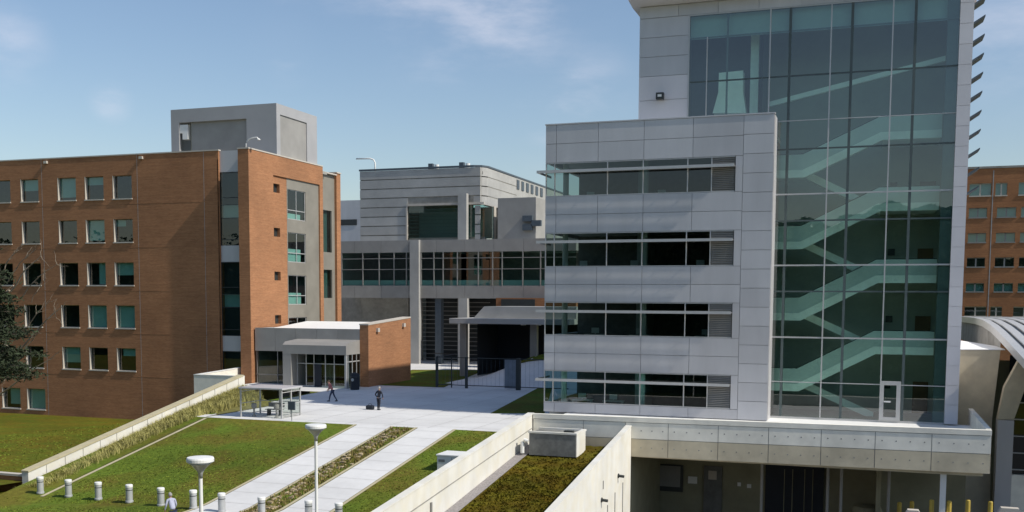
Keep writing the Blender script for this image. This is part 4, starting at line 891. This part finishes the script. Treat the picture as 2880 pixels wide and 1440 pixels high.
for (a,b,c,d),(i,) in zip(hol,det):
    f=MB(); 
    f.box(a,b,YX+.15,YX+.25,d-.12,d); f.box(a-.05,b+.05,YX-.08,YX+.2,c-.15,c+.02)
    m_=(a+b)/2; f.box(m_-.1,m_+.1,YX+.15,YX+.25,c,d)
    o=f.build('window','stone' if i in(0,5) else 'louvre',rb); p=MB(); p.quad((a,YX+.22,c),(b,YX+.22,c),(b,YX+.22,d),(a,YX+.22,d)); p.build('pane','glass',o)
    if i in (1,2,4,0): p=MB(); p.quad((a,YX+.6,c),(b,YX+.6,c),(b,YX+.6,d),(a,YX+.6,d)); p.build('blind','blind',o)
for u in (2790,): 
    p=MB(); x=X_(u,600).x; p.box(x-.06,x+.06,YX-.02,YX-.005,-5,zt-.3); p.build('control_joint','joint',rb)
q=MB(); q.box(x0,x1,YX+4,YX+4.3,-5,zt-1); q.build('interior','room',rb)
# ================================================================== BARREL ROOFED HALL at right
bh=empty('barrel_roofed_hall',(12,72,-7.5),'concrete hall with a curved ribbed metal roof at the right edge','building')
YH=80.0; XV=9.0
arcp=[atx(u,v,XV) for u,v in ((2706,893.5),(2723,895),(2745,897.5),(2766,903),(2790,918),(2811,937),(2845,972),(2880,1010),(2905,1040))]
arcp=[arcp[0]+(arcp[0]-arcp[1])*1.0]+arcp
def arch(mb,x0,x1,t0,t1):
    for p,q_ in zip(arcp,arcp[1:]):
        d=q_-p; n_=Vector((0,-d.z,d.y)).normalized(); n_=n_ if n_.z>0 else -n_
        mb.prism([(x0,p.y+n_.y*t0,p.z+n_.z*t0),(x0,q_.y+n_.y*t0,q_.z+n_.z*t0),(x0,q_.y+n_.y*t1,q_.z+n_.z*t1),(x0,p.y+n_.y*t1,p.z+n_.z*t1)],(x1-x0,0,0))
q=MB(); arch(q,XV+.45,XV+16,-.5,-.05); q.build('roof_shell','slat',bh)
for k in range(14):
    q=MB(); x=XV+.75+k*.95; arch(q,x,x+.60,0,.10); q.build('roof_rib','alu',bh)
q=MB(); arch(q,XV-.1,XV+.45,-.45,.12); q.build('roof_verge','alu',bh)
q=MB(); zlow=aty(2750,985,YH+1.2).z
for p,q_ in zip(arcp,arcp[1:]):
    if q_.y>YH+1.7 : q.quad((XV+.1,p.y,zlow-.5),(XV+.1,max(q_.y,YH+1.7),zlow-.5),(XV+.1,max(q_.y,YH+1.7),q_.z-.3),(XV+.1,p.y,p.z-.3))
q.build('gable_infill','concg',bh)
e0=aty(2690,985,YH+1.2); e1=aty(2814,985,YH+1.2); zz1=aty(2790,1180,YH+1.2)
q=MB(); q.prism([(e0.x,YH+1.2,-7.5),(aty(2795,1200,YH+1.2).x,YH+1.2,-7.5),(zz1.x,YH+1.2,zz1.z),(e1.x,YH+1.2,e1.z),(e0.x,YH+1.2,e0.z)],(0,.5,0)); q.build('end_wall','conc2',bh)
q=MB(); q.prism([(e0.x-.4,YH+1.15,e0.z+.01),(XV+.05,YH+1.15,e1.z+.01),(XV+.05,YH+7,e1.z+.02),(e0.x-.4,YH+17,e0.z+.4)],(0,0,.06)); q.build('low_roof','roofw',bh)
q=MB(); q.quad((e0.x,YH+4,-7.5),(XV+14,YH+4,-7.5),(XV+14,YH+4,4.6),(e0.x,YH+4,4.6)); q.build('recess_wall','olive',bh)
yb_=YH-.2
r0=[aty(u,v,yb_) for u,v in ((2810,1440),(2850,1440),(2852,1180),(2905,1030),(2872,1003),(2825,1090),(2806,1180))]
q=MB(); q.prism([tuple(p) for p in (r0[2],r0[3],r0[4],r0[5],r0[6])],(0,1.0,0)); q.build('raking_buttress','conc2',bh)
q=MB(); q.box(r0[6].x,r0[2].x,yb_-.1,yb_+1.1,-7.5,r0[6].z-.02); q.build('pier','panel',bh)
q=MB(); gx=r0[2].x+.02; gzz=aty(2880,1340,yb_).z; q.quad((gx,yb_+.9,gzz),(gx+8,yb_+.9,gzz),(gx+8,yb_+.9,7),(gx,yb_+.9,4)); o=q.build('hall_window','glass_d',bh)
q=MB()
for k in range(8): q.box(gx,gx+7,yb_+.75,yb_+.88,gzz+.3+k*1.2,gzz+.37+k*1.2)
q.box(gx+1.0,gx+1.08,yb_+.7,yb_+.85,gzz,3); q.build('glazing_bar','alu',o)
q=MB(); q.quad((gx,yb_+4,-7.5),(gx+8,yb_+4,-7.5),(gx+8,yb_+4,5),(gx,yb_+4,5)); q.build('interior','bagm',bh)
q=MB(); q.box(gx,gx+7,yb_+.4,yb_+1.0,-7.5,gzz); q.build('plinth','conc',bh)
# ================================================================== STREET FURNITURE
# bollards
def make_bollard(p):
    e=empty('bollard',p,'',''); q=MB(); q._lathe([(.22,0),(.22,.10),(.19,.12),(.19,.86)],(0,0,0),20); q.build('post','bollard',e,local=True)
    q=MB(); q._lathe([(.19,.865),(.205,.88),(.205,1.0),(.18,1.03),(.02,1.045)],(0,0,0),20); q.build('cap','white',e,local=True); q=MB(); q._lathe([(.194,.70),(.194,.74)],(0,0,0),20); q.build('band','dark',e,local=True); return e
bpix=[(114,1388),(193,1397),(277,1405),(364,1413),(453,1423),(544,1431),(624,1440),(736,1452),(868,1462),(953,1470)]
bl_lab=['bollard at the far left, against the end of the planter wall','bollard second from the left, on the end of the pale lawn edging','third bollard from the left, standing in dry grass','fourth bollard from the left, between wall and lamp','bollard with a person in a pale shirt right behind it','bollard just left of the nearer lamp post','bollard at the left edge of the left path','bollard at the right edge of the left path, beside the rubble strip','bollard directly behind the taller lamp post on the right path','rightmost bollard, by the right edge of the right path']
b0=None
for i,(u,v) in enumerate(bpix):
    p_=hit(u,v); 
    o=make_bollard(p_) if b0 is None else copy_tree(b0); b0=b0 or o; o.location=p_; tag(o,'round steel '+bl_lab[i],'bollard','bollards in a row across the lawn')
# lamps
def lamp(u,vtop,dist,label,zg):
    d=ray(u,vtop); k=dist/ (d@_F) ; p_=C0+d*k
    e=empty('street_lamp',(p_.x,p_.y,zg),label,'lamp','tall white uplighter lamps'); h=p_.z-zg
    q=MB(); q._lathe([(.11,0),(.11,.4),(.065,.45),(.055,h-.60)],(0,0,0),16); q.build('pole','white',e,local=True,smooth=False)
    q=MB(); q._lathe([(.056,h-.62),(.07,h-.46),(.13,h-.36),(.26,h-.22),(.36,h-.15)],(0,0,0),28); q.build('shade','alu',e,local=True,smooth=True)
    q=MB(); q._lathe([(.36,h-.148),(.385,h-.13),(.385,h-.05),(.365,h-.01),(.2,h),(.01,h+.01)],(0,0,0),28); q.build('disc','white',e,local=True,smooth=False)
    return e
lamp(563,1285,29.5,'nearer white disc topped lamp, left, standing before the lawn',-3.9)
lamp(888,1193,37.5,'farther white disc topped lamp, right, in front of the paths',-3.8)
# yellow bollards
yb0=None
for i,(u,v) in enumerate(((2530,1412),(2565,1409),(2621,1405),(2670,1408),(2723,1405),(2786,1409))):
    y=68+ (3.5 if i<2 else 0); p_=aty(u,v,y)
    if yb0 is None:
        yb0=empty('safety_bollard',(p_.x,y,-7.5),'',''); h=p_.z+7.5; q=MB(); q._lathe([(.14,0),(.14,h-.06),(.10,h-.01),(.02,h)],(0,0,0),16); q.build('post','yellow',yb0,local=True); q=MB(); q._lathe([(.17,0),(.17,.05)],(0,0,0),16); q.build('base_plate','dark',yb0,local=True); o=yb0
    else: o=copy_tree(yb0)
    o.location=(p_.x,y,-7.5+(p_.z-(-7.5)-h)); tag(o,'yellow bollard '+['farthest left, dull, in the shade of the dock','second from the left, greenish, in the shade of the dock','third from the left, left of the white post','fourth from the left, right of the white post','fifth from the left, before the dark dock wall','at the far right, nearest the grey hall pier'][i],'bollard','yellow safety bollards by the loading dock')
def jersey(u0,u1,v,y,label):
    a=aty(u0,v,y); b=aty(u1,v,y); q=MB(); q.prism([(a.x,y,-7.5),(a.x,y,a.z-.3),(a.x+.15,y,a.z),(b.x-.15,y,a.z),(b.x,y,a.z-.3),(b.x,y,-7.5)],(0,.5,0)); q.build('concrete_barrier','stone'); tag(bpy.context.scene.collection.objects[-1],label,'barrier')
jersey(2545,2592,1434,64,'pale block just under the yellow bollards beneath the terrace')
jersey(2808,2875,1428,64,'pale block at the bottom right beside the grey pier')
# bench shelter
sp=atz(650,1176,0); s0=(-46.9,67.2) 
A=atz(680,1172,0); B=atz(812,1175,0)
zr=aty(740,1094,A.y).z
sh=empty('glass_shelter',(A.x,A.y,0),'small glazed shelter with a flat grey roof at the plaza edge','shelter')
sx0,sx1=A.x,B.x-.1; sy0=A.y-.1; sy1=sy0+2.6
q=MB(); q.box(sx0-.1,sx1+.15,sy0-.15,sy1+.15,zr-.02,zr+.1); q.build('roof','panel',sh,bevel=.02)
for x,y in ((sx0,sy0),(sx1,sy0),(sx0,sy1),(sx1,sy1),((sx0+sx1)/2,sy1),(sx1,(sy0+sy1)/2)):
    q=MB(); q.box(x-.05,x+.05,y-.05,y+.05,0,zr-.02); q.build('post','alu',sh)
q=MB(); 
for z in (.15,1.0,1.9): q.box(sx0,sx1,sy1-.03,sy1+.03,z,z+.05); q.box(sx0-.03,sx0+.03,sy0,sy1,z,z+.05); q.box(sx1-.03,sx1+.03,sy0,sy1,z,z+.05)
q.build('glazing_rail','alu',sh)
q=MB(); q.quad((sx0,sy1,.15),(sx1,sy1,.15),(sx1,sy1,zr-.05),(sx0,sy1,zr-.05)); q.quad((sx0,sy0,.15),(sx0,sy1,.15),(sx0,sy1,zr-.05),(sx0,sy0,zr-.05)); q.quad((sx1,sy0,.15),(sx1,sy1,.15),(sx1,sy1,zr-.05),(sx1,sy0,zr-.05)); q.build('glass_wall','glass_c',sh)
be=empty('bench',((sx0+sx1)/2,sy1-.7,0),'slatted bench inside the glazed shelter','bench'); q=MB()
for k in range(4): q.box(sx0+1.0,sx1-1.1,sy1-.95+k*.13,sy1-.85+k*.13,.43,.47)
q.build('seat','louvre',be)
for x in (sx0+1.2,sx1-1.3): q=MB(); q.box(x,x+.08,sy1-.95,sy1-.5,0,.43); q.build('leg','dark',be)
q=MB(); q.box(sx0+1.0,sx1-1.1,sy1-.42,sy1-.38,.6,.95); q.build('backrest','louvre',be)
def urn(x,y,label):
    e=empty('ash_urn',(x,y,0),label,'ash bin','ash bins in the shelter'); q=MB(); q._lathe([(.16,0),(.16,.05),(.07,.12),(.07,.55),(.2,.7),(.2,.95),(.14,1.0)],(0,0,0),14); q.build('body','louvre',e,local=True); q=MB(); q._lathe([(.15,1.002),(.17,1.02),(.02,1.05)],(0,0,0),14); q.build('lid','louvre',e,local=True)
urn(sx0+.75,sy0+.6,'dark ash bin at the left end of the shelter'); urn(sx1-.75,sy0+.5,'dark ash bin at the right end of the shelter')
# sign post beside shelter
p_=atz(821,1184,0); z0,z1=aty(821,1153,p_.y).z,aty(821,1129,p_.y).z
e=empty('sign_post',(p_.x,p_.y,0),'dark square board on a thin post right of the shelter','sign'); q=MB(); q.box(-.03,.03,-.03,.03,0,z0); q.build('post','alu',e,local=True); q=MB(); w=(aty(832,1140,p_.y).x-aty(812,1140,p_.y).x)/2; q.box(-w,w,-.06,.04,z0,z1); q.build('board','slat',e,local=True,bevel=.02)
# litter bin at the entrance
p_=atz(998,1096,0); e=empty('litter_bin',(p_.x,p_.y,0),'dark litter bin with a white emblem beside the entrance','bin'); q=MB(); q._lathe([(.42,0),(.45,.1),(.45,1.25),(.48,1.3),(.38,1.6),(.1,1.7)],(0,0,0),18); q.build('body','bagm',e,local=True); q=MB(); q._lathe([(.47,1.24),(.5,1.26),(.5,1.3),(.47,1.32)],(0,0,0),18); q.build('rim','dark',e,local=True); q=MB(); q.tube([(0,-.46,1.0),(0,-.5,1.0)],.15,12); q.build('emblem','alu',e,local=True)
# fence and gate
fy=atz(1312,1092,0).y
fe=empty('metal_fence',(-40,fy,0),'black metal fence with tall posts and a sliding mesh gate','fence')
ztop=aty(1312,1004,fy).z
for u,r in ((1229,.11),(1270,.05),(1312,.12),(1458,.2)):
    x=aty(u,1050,fy).x; q=MB(); q.box(x-r,x+r,fy-r,fy+r,0,ztop); q.build('post','dark',fe)
x0=aty(1229,1050,fy).x; x1=aty(1600,1050,fy).x
q=MB(); q.box(x0,x1,fy-.03,fy+.03,ztop-.12,ztop-.05); q.box(x0,x1,fy-.03,fy+.03,.25,.33); q.build('rail','dark',fe)
q=MB(); k=x0
while k<x1: q.box(k-.006,k+.006,fy-.006,fy+.006,.33,ztop-.12); k+=.45
q.build('picket','slat',fe)
q=MB(); lx=aty(1040,1003,fy+4).x; 
q.tube([(x0,fy,ztop-.08),(x0-.5,fy+6,ztop-.08),(x0-3.5,fy+7,ztop-.08)],.04,6); q.build('return_rail','dark',fe)
sb=aty(1400,1050,fy+.3); q=MB(); q.box(aty(1419,1050,fy+.4).x,aty(1452,1050,fy+.4).x,fy+.4,fy+.5,.1,ztop-.2); q.build('gate_panel','joint2',fe)
# ================================================================== PEOPLE
def skin_body(name,joints,edges,m,par,lvl=2):
    me=bpy.data.meshes.new(name); me.from_pydata([j[:3] for j in joints],edges,[]); me.update(); o=bpy.data.objects.new(name,me); COL.objects.link(o); o.parent=par
    sk=o.modifiers.new('skin','SKIN'); sk.use_smooth_shade=True
    lay=me.skin_vertices[0] if me.skin_vertices else None
    if lay is None:
        bpy.context.view_layer.objects.active=o; lay=me.skin_vertices[0]
    for i,j in enumerate(joints): lay.data[i].radius=(j[3],j[4] if len(j)>4 else j[3])
    lay.data[0].use_root=True
    ss=o.modifiers.new('sub','SUBSURF'); ss.levels=lvl; ss.render_levels=lvl; me.materials.append(M[m]); return o
def head(par,x,y,z,hair,tilt=0,hat=None):
    q=MB(); n=14
    prof=[(.02,-.115),(.055,-.10),(.075,-.05),(.083,0),(.086,.05),(.075,.10),(.04,.13),(.005,.138)]
    q._lathe(prof,(0,0,0),n); q.v=[(x+v[0]*.92,y+v[1]*1.12-.01*(v[2]<0),z+v[2]) for v in q.v]
    q.tube([(x,y-.09,z+.0),(x,y-.115,z-.025)],[.012,.018],6)
    for s_ in(-1,1): q.tube([(x+s_*.076,y,z-.02),(x+s_*.09,y+.01,z+.02)],.014,6)
    q.tube([(x,y+.01,z-.16),(x,y+.01,z-.06)],.055,10)
    q.build('head','skin',par,local=True,smooth=True) if False else None
    h=q.build('head','skin',par,local=True,smooth=True)
    k=MB(); k._lathe([(.088,-.0),(.095,.04),(.085,.105),(.045,.142),(.005,.15)],(0,0,0),n); k.v=[(x+v[0]*.95,y+v[1]*1.14+.014,z+v[2]+(.0 if v[1]>0 else .03)) for v in k.v]; k.build('hair',hair,h,local=True,smooth=True)
    f=MB(); 
    for s_ in (-1,1): f.tube([(x+s_*.032,y-.088,z+.01),(x+s_*.032,y-.096,z+.01)],.010,6)
    f.tube([(x-.02,y-.091,z-.06),(x+.02,y-.091,z-.06)],.006,6); f.build('face_features','haird',h,local=True)
    return h
def hand(par,x,y,z,side,m='skin'):
    q=MB(); q.tube([(x,y,z),(x,y-.01,z-.04),(x,y-.015,z-.085)],[.024,.038,.034],8)
    for k,l in enumerate((.065,.075,.07,.055)):
        ox=(k-1.5)*.017; q.tube([(x+ox,y-.015,z-.08),(x+ox,y-.025,z-.08-l*.55),(x+ox,y-.012,z-.08-l)],[.009,.0085,.007],6)
    q.tube([(x-side*.03,y-.01,z-.03),(x-side*.052,y-.03,z-.06),(x-side*.05,y-.035,z-.09)],[.011,.010,.008],6)
    return q.build('hand',m,par,local=True,smooth=True)
def person(loc,rz,label,shirt,pants,hair,lean=0,stride=.0,cut=False,armout=0,bag=False,scale=1):
    e=empty('person',loc,label,'person',rz=rz); e.scale=(scale,)*3
    L=lean; 
    # facing -Y; pelvis root
    J=[(0,0,.95,.15,.12),(0,-.03-.10*L,1.12,.145,.115),(0,-.05-.25*L,1.32,.165,.125),(0,-.05-.38*L,1.46-.03*L,.13,.09),(0,-.05-.45*L,1.53-.05*L,.055,.055)]
    E_=[(0,1),(1,2),(2,3),(3,4)]
    for s_ in(-1,1):
        b=len(J); sy=-.05-.38*L
        J+= [(s_*.19,sy,1.44-.03*L,.07),(s_*(.26+armout*.1),sy+.04-.06*L,1.18-.03*L,.05),(s_*(.24+armout*.02),sy-.10-.1*L,.95,.038)]; E_+=[(3,b),(b,b+1),(b+1,b+2)]
    body=skin_body('torso',J,E_,shirt,e)
    Jp=[(0,0,.98,.155,.12)]; Ep=[]
    for s_ in(-1,1):
        b=len(Jp); f_=s_*stride
        Jp+=[(s_*.10,0,.88,.10),(s_*.11,-f_*.5-.03,.50,.068),(s_*.11,-f_+.03+max(0,-f_)*.15,.10,.048)]; Ep+=[(0,b),(b,b+1),(b+1,b+2)]
    skin_body('trousers',Jp,Ep,pants,e)
    for s_ in(-1,1):
        f_=s_*stride; q=MB(); fx,fy_=s_*.11,-f_+.03+max(0,-f_)*.15
        q.tube([(fx,fy_+.07,.045),(fx,fy_+.02,.06),(fx,fy_-.08,.05),(fx,fy_-.17,.032)],[.035,.05,.048,.03],10); q.build('shoe','bagm',e,local=True,smooth=True)
        hand(e,s_*(.24+armout*.02),-.05-.38*L-.10-.1*L,.955,s_)
    head(e,0,-.05-.50*L-.02,1.67-.10*L,hair)
    return e
p1=atz(935,1129,0); person((p1.x,p1.y,0),rad(-75),'person in a faded red shirt and navy trousers striding across the plaza','pink','navy','haird',lean=.45,stride=.28,scale=1.04)
p2=atz(1065,1153,0); person((p2.x,p2.y,0),rad(165),'person in dark clothes standing with both elbows out beside a bag','black','black','hairg',lean=.05,stride=.05,armout=1.2,scale=1.03)
p3=hit(486,1398,1.60); person((p3.x,p3.y,gz(p3.x,p3.y)),rad(-120),'person in a pale blue shirt walking just behind the bollards','bluesh','navy','hairg',lean=.5,stride=.2,scale=1.0)
pb_=atz(1041,1152,0); e=empty('bag',(pb_.x,pb_.y,0),'dark holdall on the paving beside the person in dark clothes','bag'); q=MB(); q.box(-.34,.34,-.18,.18,0,.36); q.build('body','bagm',e,local=True,bevel=.1); q=MB(); q.tube([(-.15,0,.35),(-.1,0,.47),(.1,0,.47),(.15,0,.35)],.02,6); q.build('handle','dark',e,local=True)
# ================================================================== TREES
def conifer(loc,h,r,label,seed):
    random.seed(seed); e=empty('conifer_tree',loc,label,'tree')
    q=MB(); q.tube([(0,0,0),(0.1,0,h*.4),(.05,.1,h*.95)],[.32,.2,.04],10); q.build('trunk','bark',e,local=True)
    q=MB(); lm=MB()
    for k in range(260):
        t=random.uniform(.50,1.0); z=h*t; a=random.uniform(0,6.283); R1=r*min(1,1.9*(1-t)**.9)*random.uniform(.6,1.12)+.25; d=Vector((math.cos(a),math.sin(a),0)); drop=random.uniform(-.15,.25)
        lm.tube([(0,0,z),tuple(d*R1*.5+Vector((0,0,z-drop*R1*.2))),tuple(d*R1+Vector((0,0,z-drop*R1*.5)))],[.05,.03,.01],5)
        nb=int(44*R1/r*3)+16
        for j in range(nb):
            s_=random.uniform(.15,1.02); c=d*R1*s_+Vector((0,0,z-drop*R1*.5*s_)); c+=Vector((random.gauss(0,.22),random.gauss(0,.22),random.gauss(0,.10)))
            for m_ in range(3):
                v=Vector((random.gauss(0,1),random.gauss(0,1),random.gauss(0,.6))).normalized()*random.uniform(.10,.24); w=v.cross(Vector((random.gauss(0,1),random.gauss(0,1),random.gauss(0,1)))).normalized()*.03
                q.add([tuple(c-w),tuple(c+w),tuple(c+v+w*.6),tuple(c+v-w*.6)],[(0,1,2,3)])
    q.build('crown','needle',e,local=True); lm.build('limbs','bark',e,local=True)
    return e
tp=aty(-70,1000,36); conifer((tp.x-.6,36,-3.6),17.2,3.1,'dark conifer at the left edge in front of the brick building',4)
# bare tree
random.seed(9); bt=empty('bare_tree',(aty(-120,1000,40).x,40,-3.6),'leafless grey branches reaching right past the conifer','tree')
q=MB(); tw=MB()
def bend(mb,a,b,r0,r1,sag=0,n=6):
    a,b=Vector(a),Vector(b); P=[]
    for i in range(n+1):
        t=i/n; p=a.lerp(b,t)+Vector((random.gauss(0,.03),random.gauss(0,.03),random.gauss(0,.03)+math.sin(t*3.14)*sag)); P.append(p)
    mb.tube(P,[r0+(r1-r0)*i/n for i in range(n+1)],6); return P
base=bt.location
def PT(u,v,y=40): return aty(u,v,y)-base
trk=[(0,0,0)]; q.tube([(0,0,0),(0,.1,4),(.1,0,9)],[.25,.2,.1],10); q.build('trunk','bark',bt,local=True)
L_=[((40,1000),(178,860),.055,.012),((0,1110),(165,995),.05,.012),((30,820),(115,720),.05,.01),((60,1000),(150,880),.03,.01),((60,830),(160,745),.03,.008),((10,760),(60,690),.035,.01),((20,790),(100,700),.03,.008),((70,930),(140,850),.03,.008),((-60,900),(40,1000),.09,.055),((-80,1150),(0,1110),.07,.05),((0,1080),(60,1050),.03,.01),((90,850),(130,780),.02,.006),((-60,900),(30,820),.08,.05)]
for a,b,r0,r1 in L_:
    Pn=bend(tw,PT(*a),PT(*b),r0*.9,r1*1.1,.12)
    for j in range(5):
        s_=random.choice(Pn[2:]); d=(Pn[-1]-Pn[0]).normalized(); v=(d+Vector((random.gauss(0,.6),random.gauss(0,.4),random.gauss(0,.6)))).normalized()*random.uniform(.3,.9); bend(tw,s_,s_+v,.014,.004,0,4)
tw.build('branches','barepale',bt,local=True)

# unseen trees added behind the camera to darken what the glazing mirrors
random.seed(31); g=MB()
wt=lambda x: 25.5+1.2*math.sin(x*.11)+.8*math.sin(x*.37+1)+.5*math.sin(x*.83)
xs_=[-330+4*k for k in range(100)]
for a,b in zip(xs_,xs_[1:]): g.add([(a,-68,-10.6),(b,-68,-10.6),(b,-68,wt(b)-.3),(a,-68,wt(a)-.3),(a,-74,-10.6),(b,-74,-10.6),(b,-74,wt(b)-2),(a,-74,wt(a)-2)],[(0,1,2,3),(7,6,5,4),(3,2,6,7)])
for k in range(26000):
    x=random.uniform(-330,70) if k<8000 else random.uniform(-80,50); h=1.02-random.uniform(0,1)**1.8
    c=Vector((x,-63+random.uniform(-4,4),-10+(wt(x)+10)*h)); r_=random.uniform(.2,.6)
    n=Vector((random.gauss(0,.8),1,random.gauss(0,.8))).normalized(); a=n.cross(Vector((0,0,1))).normalized()*r_; b=n.cross(a).normalized()*r_*.8
    g.add([tuple(c-a-b*.6),tuple(c+a*.7-b),tuple(c+a+b*.7),tuple(c-a*.5+b)],[(0,1,2,3)])
tag(g.build('added_tree_belt','needle'),'dark belt of trees added out of view to darken the glass reflections','trees',kind='stuff')
